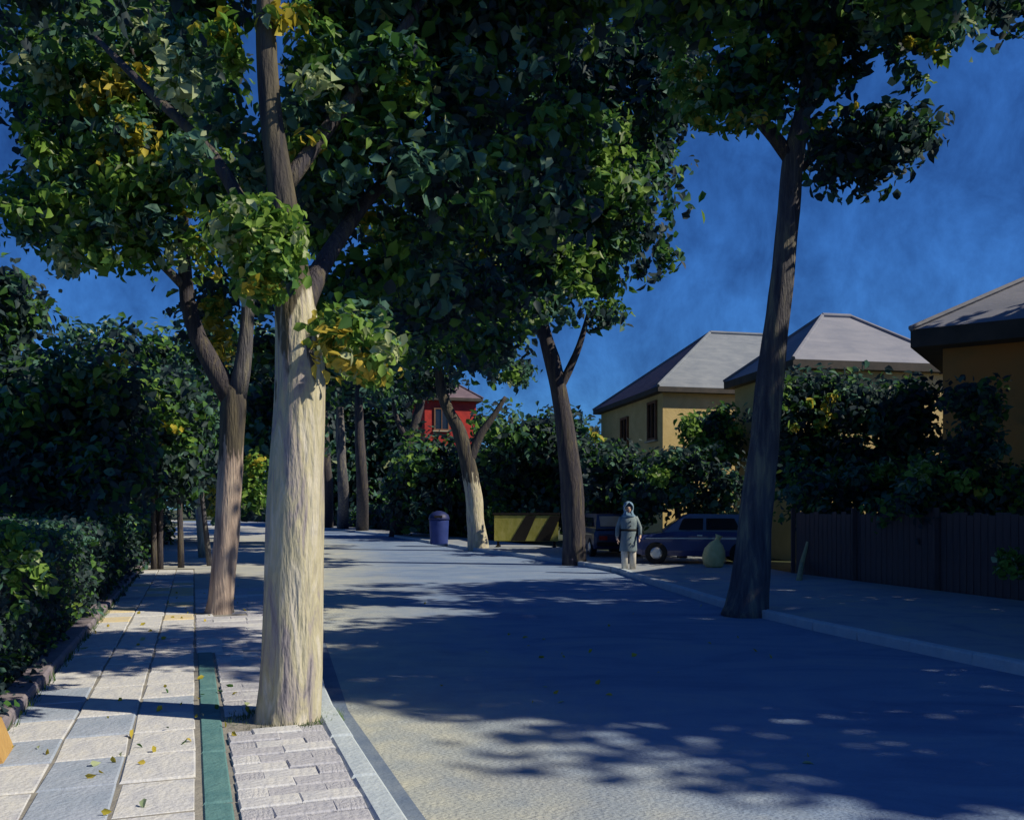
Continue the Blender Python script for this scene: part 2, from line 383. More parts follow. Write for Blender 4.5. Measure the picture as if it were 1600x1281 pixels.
yf = [NEAR]+[y for y in ys if y > NEAR]
tag(slabsheet('far_pavement', [(xat(LH, y)-.05, y) for y in yf], [(xat(LK, y), y) for y in yf], -.04, BT+.035, M['pave_far']), kind='structure')
gy = [y for y in ys if 1.9 < y < 61]
M['gutter'] = mat('gutter', [(.11, .16, .26), (.20, .25, .33)], scale=(3, 3, 3), bump=.5, bscale=25)
tag(strip('gutter', [(xat(LK, y)+.02, y) for y in gy], [(xat(LK, y)+.17, y) for y in gy], .004, M['gutter']), kind='structure')
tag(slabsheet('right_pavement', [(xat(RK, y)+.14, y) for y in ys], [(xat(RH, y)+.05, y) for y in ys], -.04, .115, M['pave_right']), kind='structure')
SL = -.36      # direction of the pavement: dx/dy
ANG = math.atan(.36)
def box_mesh(name, m, s=(1, 1, 1), bev=.02, seed=0):
    bm = bmesh.new(); rr = random.Random(seed)
    bmesh.ops.create_cube(bm, size=1)
    for v in bm.verts: v.co += Vector((rr.uniform(-.02, .02), rr.uniform(-.02, .02), 0))
    bmesh.ops.transform(bm, matrix=Matrix.Diagonal((*s, 1)), verts=bm.verts)
    bmesh.ops.bevel(bm, geom=[e for e in bm.edges if e.verts[0].co.z > 0 and e.verts[1].co.z > 0], offset=bev, segments=1, affect='EDGES')
    bmesh.ops.recalc_face_normals(bm, faces=bm.faces)
    me = bpy.data.meshes.new(name); bm.to_mesh(me); bm.free(); me.materials.append(m); return me
def piece(name, me, loc, rz, parent, sc=(1, 1, 1)):
    o = bpy.data.objects.new(name, me); COL.objects.link(o); o.location = loc; o.rotation_euler.z = rz; o.scale = sc; o.parent = parent; return o
U = Vector((SL, 1, 0)).normalized(); Wv = Vector((U.y, -U.x, 0))      # along, across
cosA = U.y
slabs = [box_mesh('slab', M[k], (.385, .56, .07), .012, i) for i, k in enumerate(['slab', 'slab', 'slab_grey', 'slab', 'slab_ochre'])]
y = 2.6; row = 0
while y < NEAR-.8:
    for k in range(3):
        off = .29+k*.40
        o = Vector((-1.35, 0, 0))+U*(y/cosA)+Wv*off*1.0
        piece('slab', random.choices(slabs, [4, 3, 1.5, 3, 1.2])[0], (o.x, o.y, BT+random.uniform(-.007, .006)), ANG+random.uniform(-.02, .02), pv)
    y += .575*cosA; row += 1
# teal band and outer setts
bandm = box_mesh('band_stone', M['teal_strip'], (.14, .98, .07), .01, 3)
y = 2.6
while y < 8.6:
    o = Vector((-1.35, 0, 0))+U*(y/cosA)+Wv*1.39
    if 1: piece('band_stone', bandm, (o.x, o.y, BT), ANG, pv)
    y += 1.0*cosA
setts = [box_mesh('sett', M['sett'], (.29, .15, .08), .008, 11), box_mesh('sett', M['slab'], (.29, .15, .08), .008, 12), box_mesh('sett', M['sett'], (.29, .153, .08), .008, 13)]
y = 3.0; row = 0; cnt = 0
TA = Vector((-1.6, 6.33, 0))
while y < 16 and cnt < 290:
    base = Vector((-1.35, 0, 0))+U*(y/cosA)+Wv*(1.49 if y < 8.6 else 1.31)
    wid = (xat(LK, base.y)-.16-base.x)/(Wv.x+.12)
    k = max(1, round(wid/.30)); st = wid/k
    if y >= 8.6: k = max(1, round(wid/.5)); st = wid/k
    for q in range(-1 if row % 2 else 0, k):
        a_ = max(0, q*st+(st/2 if row % 2 else 0)); b_ = min(wid, (q+1)*st+(st/2 if row % 2 else 0))
        if b_-a_ < .06 or cnt > 295: continue
        o = base+Wv*((a_+b_)/2)
        if (o-TA).length > .36 and (o-Vector((-4.16, 12.7, 0))).length > .34:
            piece('sett', random.choice(setts), (o.x, o.y, BT+random.uniform(-.010, .008)), ANG+random.uniform(-.03, .03), pv, ((b_-a_+.004)/.29, 1 if y < 8.6 else 2, 1)); cnt += 1
    y += (.164 if y < 8.5 else .318)*cosA; row += 1
yv = [15.2, 16, 18, 20, NEAR]
tag(strip('verge', [(Vector((-1.35, 0, 0))+U*(q/cosA)+Wv*1.31)[:2] for q in yv], [(xat(LK, q)-.16, q) for q in yv], BT+.032, M['pave_far']), kind='structure')
# kerb stones, both sides
def kerbs(poly, side, y0, y1, ln, name, top):
    t = empty(name); tag(t, kind='structure')
    y = y0
    while y < y1:
        ln_ = ln*(1 if y < 26 else 2.2)
        a = Vector((xat(poly, y), y, 0)); b = Vector((xat(poly, y+ln_*.95), y+ln_*.95, 0))
        d = b-a; c = (a+b)/2
        kk = box_mesh('kerb_stone', M['kerb'], (.15, d.length-.012, top+.08), .018, int(y*10))
        piece('kerb_stone', kk, (c.x-side*.075+side*0, c.y, (top-.08)/2+random.uniform(-.004, .004)), math.atan2(-d.x, d.y), t)
        y += ln_*.95
kerbs(LK, 1, 1.5, 60, .9, 'left_kerb', .128)
kerbs(RK, -1, 4, 60, .9, 'right_kerb', .125)
# edging stones along the hedge
t = empty('hedge_edging'); tag(t, kind='structure')
em = [box_mesh('edging_stone', M['edging'], (.20, .62, .22), .02, i) for i in (5, 6)]
y = 3.9+.7
while y < 24:
    o = Vector((-1.35, 0, 0))+U*(y/cosA)+Wv*.0
    piece('edging_stone', random.choice(em), (o.x, o.y, .10), ANG+random.uniform(-.02, .02), t); y += .64*cosA
# ochre block at the corner
bm = bmesh.new()
prof = [(-.30, 0), (.10, 0), (.12, .10), (.03, .34), (-.05, .33), (-.16, .22), (-.30, .20)]
fv = [bm.verts.new((x, -.2, z)) for x, z in prof]; bv = [bm.verts.new((x*.92, .22, z*.96)) for x, z in prof]
bm.faces.new(fv); bm.faces.new(bv[::-1])
for i in range(len(prof)): j = (i+1) % len(prof); bm.faces.new((fv[i], bv[i], bv[j], fv[j]))
bmesh.ops.bevel(bm, geom=bm.edges[:], offset=.015, segments=2, affect='EDGES')
st = from_bm('ochre_stone', bm, M['ochre'], wc=False)
st.location = (-3.13, 5.3, .0); st.rotation_euler.z = ANG
tag(st, 'ochre stone block at the foot of the dark hedge in the bottom left corner', 'stone')

# ------------------------------------------------------------------ trees
def tree(name, label, base, group=None):
    return empty(name, base, label, 'tree', group)
ROW_L = 'street trees along the left pavement'; ROW_R = 'street trees along the right side of the road'

# A: the great pale trunk by the kerb
A = tree('street_tree', 'thick pale yellowish trunk close to the camera at the left kerb', (-1.6, 6.33, 0), ROW_L)
YA = 6.33
limb('trunk', [Vector((-1.62, YA, -.02)), P(449, 1120, YA), P(455, 1040, YA), P(460, 860, YA), P(465, 700, YA), P(468, 560, YA), P(455, 430, YA), P(440, 300, YA), P(424, 180, YA), P(416, 40, YA), P(420, -120, YA+.1), P(410, -320, YA+.1)],
     [.29, .235, .22, .20, .185, .165, .125, .095, .08, .07, .06, .04], lit_shaded_bark('bark_big_tree', M['bark_pale'], M['bark_dark'], 2.95), A, step=.10, seg=28, rough=.10, )
limb('limb', [P(464, 500, YA), P(500, 420, YA+.4), P(560, 330, YA+.9), P(640, 240, YA+1.5), P(700, 160, YA+2)], [.09, .07, .055, .04, .02], M['bark_dark'], A)
limb('limb', [P(450, 440, YA), P(400, 360, YA+.1), P(330, 240, YA+.3), P(240, 150, YA+.5), P(150, 60, YA+.8)], [.08, .06, .045, .035, .02], M['bark_dark'], A)
limb('limb', [P(420, -60, YA), Vector((-.6, 6.6, 6.0)), Vector((1.0, 7.0, 6.3)), Vector((3.0, 7.3, 6.4))], [.05, .045, .035, .02], M['bark_dark'], A)
limb('limb', [P(440, 300, YA), P(520, 190, YA+.3), P(620, 60, YA+.5), P(700, -60, YA+.8)], [.06, .05, .04, .02], M['bark_dark'], A)
cl = []
cl += region(470, 20, 900, 330, 7.0, 9.5, 40, .28, .55, .11, {'dark': 5, 'mid': 4, 'sea': 2, 'bright': .6})
cl += region(300, 0, 560, 330, 6.8, 8.5, 18, .22, .42, .10, {'mid': 4, 'dark': 2, 'sea': 3, 'pale': .8})
cl += region(480, 30, 880, 330, 6.6, 7.0, 26, .14, .3, .10, {'bright': 3, 'sea': 4, 'mid': 4, 'lime': 1.2, 'pale': 1})
cl += region(470, 340, 640, 600, 7.2, 8.2, 16, .16, .3, .10, {'bright': 2.5, 'sea': 3, 'mid': 3, 'lime': 1})
cl += region(520, -40, 900, 60, 6.5, 9, 16, .3, .5, .11, {'mid': 4, 'bright': 2, 'sea': 1})
cl += region(480, 330, 800, 500, 7.5, 9.5, 16, .25, .42, .10, {'dark': 3, 'mid': 3, 'bright': 1, 'sea': 1})
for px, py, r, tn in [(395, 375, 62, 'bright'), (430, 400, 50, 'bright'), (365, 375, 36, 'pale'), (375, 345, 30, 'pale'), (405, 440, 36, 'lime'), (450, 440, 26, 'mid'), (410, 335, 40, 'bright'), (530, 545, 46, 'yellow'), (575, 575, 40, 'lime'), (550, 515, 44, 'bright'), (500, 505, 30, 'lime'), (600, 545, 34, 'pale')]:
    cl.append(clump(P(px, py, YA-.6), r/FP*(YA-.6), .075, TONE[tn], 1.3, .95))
for _ in range(18): cl.append(clump((random.uniform(1, 5), random.uniform(7.4, 8.8), random.uniform(6.9, 8.2)), random.uniform(.4, .6), .12, TONE['mid'], .8, .6))  # overhead clumps added to shade the left pavement
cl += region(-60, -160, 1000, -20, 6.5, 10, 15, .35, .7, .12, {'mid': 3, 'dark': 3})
for _ in range(34): cl.append(clump((random.uniform(.0, 3.8), random.uniform(6.4, 8.0), random.uniform(5.8, 7.0)), random.uniform(.4, .6), .12, TONE['mid'], .8, .6))  # more overhead clumps, added to cast shade on the pavement below
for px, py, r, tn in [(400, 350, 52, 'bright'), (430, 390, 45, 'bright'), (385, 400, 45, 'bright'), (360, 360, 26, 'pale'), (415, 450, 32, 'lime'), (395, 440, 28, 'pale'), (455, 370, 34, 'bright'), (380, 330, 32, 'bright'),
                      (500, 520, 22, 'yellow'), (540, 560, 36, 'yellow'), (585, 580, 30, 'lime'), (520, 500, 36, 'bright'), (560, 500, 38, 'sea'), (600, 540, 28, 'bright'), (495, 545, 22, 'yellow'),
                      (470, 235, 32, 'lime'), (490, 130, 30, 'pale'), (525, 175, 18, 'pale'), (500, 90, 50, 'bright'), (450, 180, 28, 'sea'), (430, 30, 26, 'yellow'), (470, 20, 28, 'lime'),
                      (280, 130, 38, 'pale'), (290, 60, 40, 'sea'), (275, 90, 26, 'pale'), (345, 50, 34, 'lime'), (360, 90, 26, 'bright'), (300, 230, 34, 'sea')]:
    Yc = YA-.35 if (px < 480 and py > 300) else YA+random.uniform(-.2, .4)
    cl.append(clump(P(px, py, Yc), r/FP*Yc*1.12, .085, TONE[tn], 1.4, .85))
crown('crown', cl, A)

# B: forked tree further along the left pavement
YB = 12.7
Bt = tree('street_tree', 'forked tree with a rose-grey lower trunk behind the big pale trunk', (-4.16, YB, 0), ROW_L)
limb('trunk', [Vector((-4.2, YB, -.02)), P(346, 940, YB), P(352, 860, YB), P(357, 780, YB), P(362, 700, YB), P(364, 640, YB), P(366, 612, YB), P(368, 590, YB)],
     [.24, .185, .175, .17, .17, .18, .15, .05], lit_shaded_bark('bark_forked_tree', M['bark_rose'], M['bark_dark'], 2.3), Bt, step=.12, seg=24, )
limb('limb', [P(362, 625, YB), P(340, 585, YB), P(310, 530, YB), P(293, 470, YB), P(288, 400, YB), P(280, 300, YB), P(240, 180, YB), P(200, 60, YB)], [.15, .14, .12, .105, .09, .07, .05, .03], M['bark_dark'], Bt)
limb('limb', [P(368, 625, YB), P(378, 580, YB), P(385, 520, YB), P(388, 460, YB), P(390, 360, YB), P(380, 200, YB)], [.14, .12, .10, .09, .07, .04], M['bark_mid'], Bt)
limb('limb', [P(290, 450, YB), P(240, 400, YB-.3), P(170, 330, YB-.6), P(110, 250, YB-.8)], [.07, .055, .045, .02], M['bark_mid'], Bt)
cl = []
cl += region(60, 40, 330, 330, 11, 14.5, 44, .4, .75, .14, {'mid': 4, 'dark': 3, 'sea': 3, 'bright': 1})
cl += region(20, 300, 260, 420, 11, 14, 16, .3, .55, .14, {'mid': 3, 'dark': 2, 'sea': 3, 'pale': .6})
cl += region(30, 40, 330, 420, 10.2, 10.9, 30, .22, .42, .12, {'bright': 4, 'sea': 3, 'mid': 2, 'pale': 2, 'lime': 1.8})
cl += region(300, 260, 480, 420, 12, 15, 14, .35, .6, .14, {'dark': 3, 'mid': 2})
cl += region(0, -160, 420, 30, 11, 15, 15, .6, 1.0, .16, {'dark': 3, 'mid': 3})
cl += region(310, 430, 500, 560, 14, 16.5, 9, .4, .6, .14, {'dark': 3, 'mid': 2})
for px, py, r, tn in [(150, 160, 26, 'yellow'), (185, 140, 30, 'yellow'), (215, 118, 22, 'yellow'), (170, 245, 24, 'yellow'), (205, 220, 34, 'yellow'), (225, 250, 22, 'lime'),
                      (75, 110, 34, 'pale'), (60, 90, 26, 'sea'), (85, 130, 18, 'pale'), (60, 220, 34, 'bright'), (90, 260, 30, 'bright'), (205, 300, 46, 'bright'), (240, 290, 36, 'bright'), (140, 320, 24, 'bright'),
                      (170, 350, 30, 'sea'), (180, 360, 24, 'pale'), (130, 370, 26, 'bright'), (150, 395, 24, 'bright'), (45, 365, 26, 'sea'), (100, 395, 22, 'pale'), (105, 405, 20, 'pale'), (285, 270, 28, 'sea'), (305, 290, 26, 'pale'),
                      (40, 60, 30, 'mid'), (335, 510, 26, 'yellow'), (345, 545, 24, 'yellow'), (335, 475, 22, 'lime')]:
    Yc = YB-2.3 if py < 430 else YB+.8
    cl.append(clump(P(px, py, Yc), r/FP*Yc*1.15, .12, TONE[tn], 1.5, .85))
crown('crown', cl, Bt)

# slim trees further down the left pavement
for i, (px, py, wpx, lean, lab, bk) in enumerate([(316, 872, 5, -10, 'slim tree with a yellowish trunk further along the left pavement, left of the forked tree', 'bark_pale'),
                                              (328, 885, 4, -14, 'thin dark stem close beside the forked tree on the left pavement', 'bark_mid'),
                                              (283, 888, 4.5, -3, 'short dark trunk standing at the end of the left hedge', 'bark_dark')]):
    b = G(px, py, .1); Y = b.y
    t = tree('slim_tree', lab, b)
    limb('trunk', [b, P(px+lean*.4, py-50, Y), P(px+lean, py-130, Y), P(px+lean, py-220, Y)], [wpx*1.2/FP*Y, wpx/FP*Y, wpx*.8/FP*Y, wpx*.4/FP*Y], M[bk], t, step=.5, seg=10)
    cl = [clump(P(px+lean+random.uniform(-30, 30), py-random.uniform(150, 260), Y+random.uniform(-1, 1)), random.uniform(.35, .6), .16, TONE[random.choice(['dark', 'mid', 'sea'])], .8) for _ in range(7)]
    if i == 0: cl += [clump(P(328, 765, Y-.4), .28, .14, TONE['yellow'], 1.3, 1.7), clump(P(330, 795, Y-.4), .2, .14, TONE['yellow'], 1.3, 1.7), clump(P(288, 757, Y), .3, .14, TONE['lime'], 1, .6)]
    if i == 1: cl += [clump(P(400, 725, Y), .42, .16, TONE['lime'], 1.1), clump(P(402, 762, Y), .55, .16, TONE['bright'], 1.1), clump(P(398, 775, Y), .4, .16, TONE['mid'], 1.1)]
    crown('crown', cl, t)

# R1 : the tall leaning tree on the right
Y1 = 13.3
b = Vector((3.55, Y1, .1))
R1 = tree('street_tree', 'tall dark leaning tree on the right kerb with a high fork against the sky', b, ROW_R)
limb('trunk', [Vector((3.5, Y1, -.05)), P(1172, 920, Y1), P(1182, 800, Y1), P(1195, 680, Y1), P(1208, 560, Y1), P(1222, 440, Y1), P(1232, 330, Y1), P(1240, 240, Y1), P(1255, 170, Y1), P(1262, 80, Y1), P(1250, -60, Y1)],
     [.36, .27, .235, .21, .19, .175, .16, .15, .11, .08, .05], M['bark_mid'], R1, step=.2, seg=20)
limb('limb', [P(1236, 250, Y1), P(1210, 215, Y1), P(1180, 180, Y1-.1), P(1150, 120, Y1-.3), P(1090, 60, Y1-.5)], [.11, .10, .085, .06, .03], M['bark_dark'], R1)
limb('limb', [P(1258, 180, Y1), P(1290, 130, Y1+.2), P(1350, 90, Y1+.3), P(1430, 60, Y1+.5)], [.08, .07, .05, .02], M['bark_dark'], R1)
limb('limb', [P(1246, 270, Y1), P(1290, 235, Y1+.4), P(1350, 220, Y1+.8)], [.05, .04, .02], M['bark_dark'], R1)
cl = []
cl += region(1275, 195, 1430, 275, 13, 15, 15, .45, .62, .15, {'dark': 5, 'sea': 1.4})
cl += region(1085, 60, 1240, 180, 12.5, 14.5, 16, .35, .6, .15, {'dark': 2, 'mid': 4, 'bright': 1.5, 'lime': .6})
cl += region(1240, 20, 1330, 130, 12.5, 15, 10, .35, .55, .15, {'dark': 3, 'mid': 2})
cl += region(1330, 15, 1560, 60, 12.5, 15, 11, .3, .5, .15, {'dark': 3, 'mid': 1.5, 'sea': 1.5})
cl += region(950, -20, 1600, 20, 12, 16, 22, .5, .8, .17, {'dark': 4, 'mid': 1.5})
cl += region(950, -300, 1550, -30, 11, 16, 46, .7, 1.2, .2, {'dark': 4, 'mid': 2})
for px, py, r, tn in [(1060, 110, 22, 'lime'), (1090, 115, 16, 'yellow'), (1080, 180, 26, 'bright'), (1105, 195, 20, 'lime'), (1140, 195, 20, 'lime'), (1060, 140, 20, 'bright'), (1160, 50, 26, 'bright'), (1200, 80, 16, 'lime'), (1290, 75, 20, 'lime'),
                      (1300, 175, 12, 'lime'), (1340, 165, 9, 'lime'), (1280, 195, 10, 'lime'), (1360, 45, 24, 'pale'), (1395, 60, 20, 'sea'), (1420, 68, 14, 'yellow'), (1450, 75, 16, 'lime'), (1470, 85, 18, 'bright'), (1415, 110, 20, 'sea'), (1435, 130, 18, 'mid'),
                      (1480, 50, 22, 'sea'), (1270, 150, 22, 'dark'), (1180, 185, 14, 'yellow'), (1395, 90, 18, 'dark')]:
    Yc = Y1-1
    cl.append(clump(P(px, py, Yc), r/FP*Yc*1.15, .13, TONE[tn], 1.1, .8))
crown('crown', cl, R1)

# R2
Y2 = 25.3
b = G(895, 882, .1)
R2 = tree('street_tree', 'dark curved tree on the right side, left of the standing person', b, ROW_R)
limb('trunk', [P(897, 886, Y2), P(897, 850, Y2), P(893, 760, Y2), P(886, 690, Y2), P(875, 620, Y2), P(862, 560, Y2), P(845, 500, Y2), P(838, 420, Y2), P(850, 300, Y2)],
     [.36, .33, .32, .27, .24, .22, .18, .15, .08], M['bark_dark'], R2, step=.4, seg=16)
limb('limb', [P(872, 610, Y2), P(888, 580, Y2), P(905, 540, Y2), P(925, 470, Y2)], [.14, .12, .09, .05], M['bark_dark'], R2)
limb('limb', [P(845, 500, Y2), P(900, 400, Y2), P(960, 300, Y2), P(990, 200, Y2)], [.14, .12, .09, .05], M['bark_dark'], R2)
cl = []
cl += region(800, 60, 1000, 400, 23, 28, 55, .9, 1.4, .26, {'dark': 7, 'mid': 1.2})
cl += region(700, 150, 960, 500, 21.5, 22.5, 13, .5, .8, .22, {'mid': 5, 'bright': 2, 'sea': 2})
cl += region(700, 200, 860, 560, 23, 27, 30, .7, 1.1, .24, {'dark': 5, 'mid': 2.4, 'sea': .8})
cl += region(990, 40, 1080, 200, 23, 27, 14, .7, 1.1, .24, {'dark': 5})
cl += region(860, 360, 950, 500, 23, 27, 14, .6, .9, .22, {'dark': 3, 'mid': 3})
cl += region(950, 230, 1050, 290, 23, 27, 8, .5, .8, .22, {'mid': 3, 'dark': 2})
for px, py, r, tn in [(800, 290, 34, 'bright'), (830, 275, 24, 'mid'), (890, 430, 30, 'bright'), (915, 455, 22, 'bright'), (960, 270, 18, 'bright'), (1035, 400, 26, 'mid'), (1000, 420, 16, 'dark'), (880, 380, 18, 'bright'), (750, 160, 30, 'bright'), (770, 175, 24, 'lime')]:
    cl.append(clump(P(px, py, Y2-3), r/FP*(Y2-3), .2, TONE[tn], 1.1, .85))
crown('crown', cl, R2)

# R3
Y3 = 34
R3 = tree('street_tree', 'forked tree with a whitish lower trunk left of the striped barrier', G(745, 860, .1), ROW_R)
limb('trunk', [P(748, 864, Y3), P(744, 820, Y3), P(738, 760, Y3), P(728, 710, Y3), P(716, 670, Y3), P(700, 640, Y3), P(688, 600, Y3), P(684, 540, Y3)], [.42, .34, .31, .29, .26, .22, .2, .12], lit_shaded_bark('bark_far_tree', M['bark_pale'], M['bark_dark'], 2.6), R3, step=.2, seg=16, )
limb('limb', [P(734, 720, Y3), P(750, 680, Y3), P(768, 655, Y3), P(790, 620, Y3)], [.2, .17, .13, .07], M['bark_dark'], R3)
cl = []
cl += region(560, 330, 830, 560, 31, 37, 60, .8, 1.3, .28, {'dark': 6, 'mid': 2.5, 'sea': 1})
cl += region(570, 340, 820, 560, 29.5, 30.5, 20, .6, .9, .24, {'bright': 3, 'sea': 4, 'lime': 2, 'mid': 2, 'pale': 1})
cl += region(640, 560, 820, 610, 32, 37, 7, .6, .9, .26, {'dark': 4, 'sea': 2})
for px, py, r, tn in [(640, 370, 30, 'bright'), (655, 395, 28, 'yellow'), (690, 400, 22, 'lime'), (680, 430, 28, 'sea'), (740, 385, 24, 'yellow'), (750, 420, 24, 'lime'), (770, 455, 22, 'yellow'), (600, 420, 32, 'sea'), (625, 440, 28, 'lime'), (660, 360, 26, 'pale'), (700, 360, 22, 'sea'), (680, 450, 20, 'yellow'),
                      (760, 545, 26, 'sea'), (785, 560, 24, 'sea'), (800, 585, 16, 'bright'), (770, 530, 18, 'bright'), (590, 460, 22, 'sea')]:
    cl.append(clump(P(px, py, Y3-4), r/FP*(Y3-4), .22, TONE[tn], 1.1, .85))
crown('crown', cl, R3)

# R4, R5, R6
Y4 = 51
R4 = tree('street_tree', 'dark slanting tree in the distance, just left of the dark blue bin', G(622, 838, .1), ROW_R)
limb('trunk', [P(618, 841, Y4), P(624, 800, Y4), P(632, 740, Y4), P(640, 690, Y4), P(655, 640, Y4), P(668, 580, Y4)], [.42, .34, .31, .28, .24, .15], M['bark_dark'], R4, step=.8, seg=12)
limb('limb', [P(640, 690, Y4), P(622, 660, Y4), P(612, 620, Y4)], [.2, .15, .08], M['bark_dark'], R4)
cl = region(560, 470, 700, 590, 48, 54, 26, 1, 1.7, .36, {'dark': 5, 'mid': 2})
cl += [clump(P(560, 560, 47), 1.4, .32, TONE['sea'], 1), clump(P(600, 600, 48), 1.1, .32, TONE['sea'], 1)]
crown('crown', cl, R4)
for i, (px, py, lab) in enumerate([(536, 828, 'second farthest dark trunk seen right of the big pale trunk'), (566, 831, 'third slim dark trunk from the big pale trunk in the distance'), (512, 826, 'farthest thin dark trunk immediately right of the big pale trunk')]):
    Y = (CH-.1)*FP/(py-HY)
    t = tree('street_tree', lab, G(px, py, .1), ROW_R)
    limb('trunk', [G(px, py, 0), P(px, 760, Y), P(px-4, 690, Y), P(px-6, 600, Y)], [.45, .38, .32, .2], M['bark_dark' if i else 'bark_mid'], t, step=1.5, seg=10)
    crown('crown', region(px-60, 500, px+60, 610, Y-4, Y+4, 16, 1.2, 2.0, .45, {'dark': 5, 'mid': 1.5, 'sea': 1}), t)

# unseen trees right of the view, added and placed to shade the road
def shade_tree(name, lab, base, h, cr, n, ls, r0=.25, low=.45, group=None):
    base = Vector(base); t = tree(name, lab, base, group)
    limb('trunk', [base, base+Vector((.1, .1, h*.3)), base+Vector((.0, .2, h*.55)), base+Vector((.2, 0, h*.85))], [r0*1.25, r0, r0*.75, r0*.3], M['bark_mid'], t, step=.5, seg=12)
    for k in range(4):
        a = k*1.6+random.random(); z = h*(.45+.08*k)
        limb('limb', [base+Vector((0, .1, z)), base+Vector((math.cos(a)*cr*.4, math.sin(a)*cr*.4, z+h*.14)), base+Vector((math.cos(a)*cr*.75, math.sin(a)*cr*.75, z+h*.24))], [r0*.5, r0*.35, r0*.12], M['bark_dark'], t, step=.5, seg=8)
    cl = []
    for _ in range(n):
        a = random.uniform(0, 2*PI); q = math.sqrt(random.random())*cr; z = h*random.uniform(low, 1.0)
        q *= 1-.5*abs((z/h-.68)/.34)**2
        cl.append(clump(base+Vector((math.cos(a)*q, math.sin(a)*q, z)), random.uniform(.16, .28)*cr, ls, TONE[random.choice(['dark', 'mid', 'mid', 'sea'])], .8, .8))
    crown('crown', cl, t)
    return t
shade_tree('street_tree', 'broad unseen street tree placed beyond the right edge to shade the road', (8.7, 7.9, .1), 8.5, 3.0, 90, .2, group=ROW_R, low=.46)
shade_tree('street_tree', 'unseen tree added right of the viewer to shade the near road', (14.0, 2.4, .1), 9.0, 3.1, 80, .22, group=ROW_R, low=.46)
shade_tree('garden_tree', 'round unseen garden tree added beyond the fence to shade the road', (11.8, 8.8, 0), 10.5, 3.6, 80, .22, low=.42)
shade_tree('garden_tree', 'broad unseen garden tree added beside the ochre house to shade the road', (13.8, 13.4, 0), 12.0, 4.3, 90, .24, low=.40)
shade_tree('garden_tree', 'tall unseen garden tree added beyond the right fence to shade the road', (16.3, 6.0, 0), 14.5, 4.6, 80, .26, low=.5)

# ------------------------------------------------------------------ left hedge and gardens
def leafy_volume(pts_fn, n, ls, tone_fn):
    pass
def hedge(name, lab, line, w, h, y0, y1, side, ls, mix, cat='hedge', dens=1.0, top=None):
    t = empty(name, (line(y0), y0, 0), lab, cat)
    bm = bmesh.new(); step = 1.0; prev = None; yy = y0
    while yy <= y1+1e-3:
        x = line(yy); hh = h*(.86+.06*noise.noise(Vector((yy*.4, 3, 0))))
        a = [bm.verts.new(p) for p in ((x-side*.16, yy, -.04), (x-side*.20, yy, hh*.8), (x-side*w*.5, yy, hh), (x-side*w*.95, yy, hh*.85), (x-side*w, yy, -.04))]
        if prev:
            for k in range(4): bm.faces.new((prev[k], prev[k+1], a[k+1], a[k]))
        else: bm.faces.new(a)
        prev = a; yy += step
    bm.faces.new(prev[::-1])
    from_bm('inner_core', bm, M['core'], t)  # solid dark core inside the leaf clumps
    cl = []; yy = y0
    while yy < y1:
        f = max(1, yy/9); st_ = .34*f
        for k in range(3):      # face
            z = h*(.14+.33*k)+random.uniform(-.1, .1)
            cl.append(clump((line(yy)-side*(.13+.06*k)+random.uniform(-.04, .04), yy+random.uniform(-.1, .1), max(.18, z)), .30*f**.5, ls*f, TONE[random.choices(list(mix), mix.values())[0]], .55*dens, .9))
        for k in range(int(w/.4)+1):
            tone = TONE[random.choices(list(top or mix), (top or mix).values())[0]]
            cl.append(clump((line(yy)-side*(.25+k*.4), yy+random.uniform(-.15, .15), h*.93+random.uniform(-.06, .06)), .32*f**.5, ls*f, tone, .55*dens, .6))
        yy += st_
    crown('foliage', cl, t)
    return t
hl = lambda y: -1.35-.36*y-.16
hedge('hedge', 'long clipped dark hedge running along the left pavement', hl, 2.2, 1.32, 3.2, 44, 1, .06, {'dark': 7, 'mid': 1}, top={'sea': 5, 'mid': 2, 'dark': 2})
# lit sprays on the near end of the hedge, painted in brighter leaf tones
sp = empty('shrub', P(15, 900, 6.6), 'bright green arching sprays growing out of the near end of the left hedge', 'shrub')
cl = []
for (a, b_, n) in [((0, 835), (70, 925), 9), ((0, 850), (35, 945), 7), ((10, 820), (80, 905), 7)]:
    for k in range(n):
        s = k/(n-1); cl.append(clump(P(a[0]+(b_[0]-a[0])*s, a[1]+(b_[1]-a[1])*s**1.3, 6.2), .055, .06, TONE['bright' if k % 3 else 'mid'], 1.2, 1))
crown('foliage', cl, sp)

def bush(name, lab, px0, py0, px1, py1, Y, n, rr, ls, mix, accents=(), stem=True, cat='shrub', group=None, depth=1.5, z0=-.05):
    cx = (px0+px1)/2
    base = Vector(((cx-800)/FP*Y, Y, z0))
    t = empty(name, base, lab, cat, group)
    if stem:
        top = P(cx, (py0+py1)/2, Y)
        for k in range(3):
            a = k*2.1; q = .3*(px1-px0)/FP*Y*.5
            limb('stem', [base+Vector((math.cos(a)*.08, math.sin(a)*.08, 0)), base.lerp(top, .5)+Vector((math.cos(a)*q*.4, math.sin(a)*q*.4, 0)), top+Vector((math.cos(a)*q, math.sin(a)*q, .2))], [.09, .06, .025], M['bark_dark'], t, step=.6, seg=8)
    cl = region(px0, py0, px1, py1, Y-depth, Y+depth, n, rr*.7, rr*1.25, ls, mix)
    for px, py, r, tn in accents: cl.append(clump(P(px, py, Y-depth-rr*.5), r/FP*(Y-depth), ls*.9, TONE[tn], 1.1, .85))
    crown('crown', cl, t)
    return t
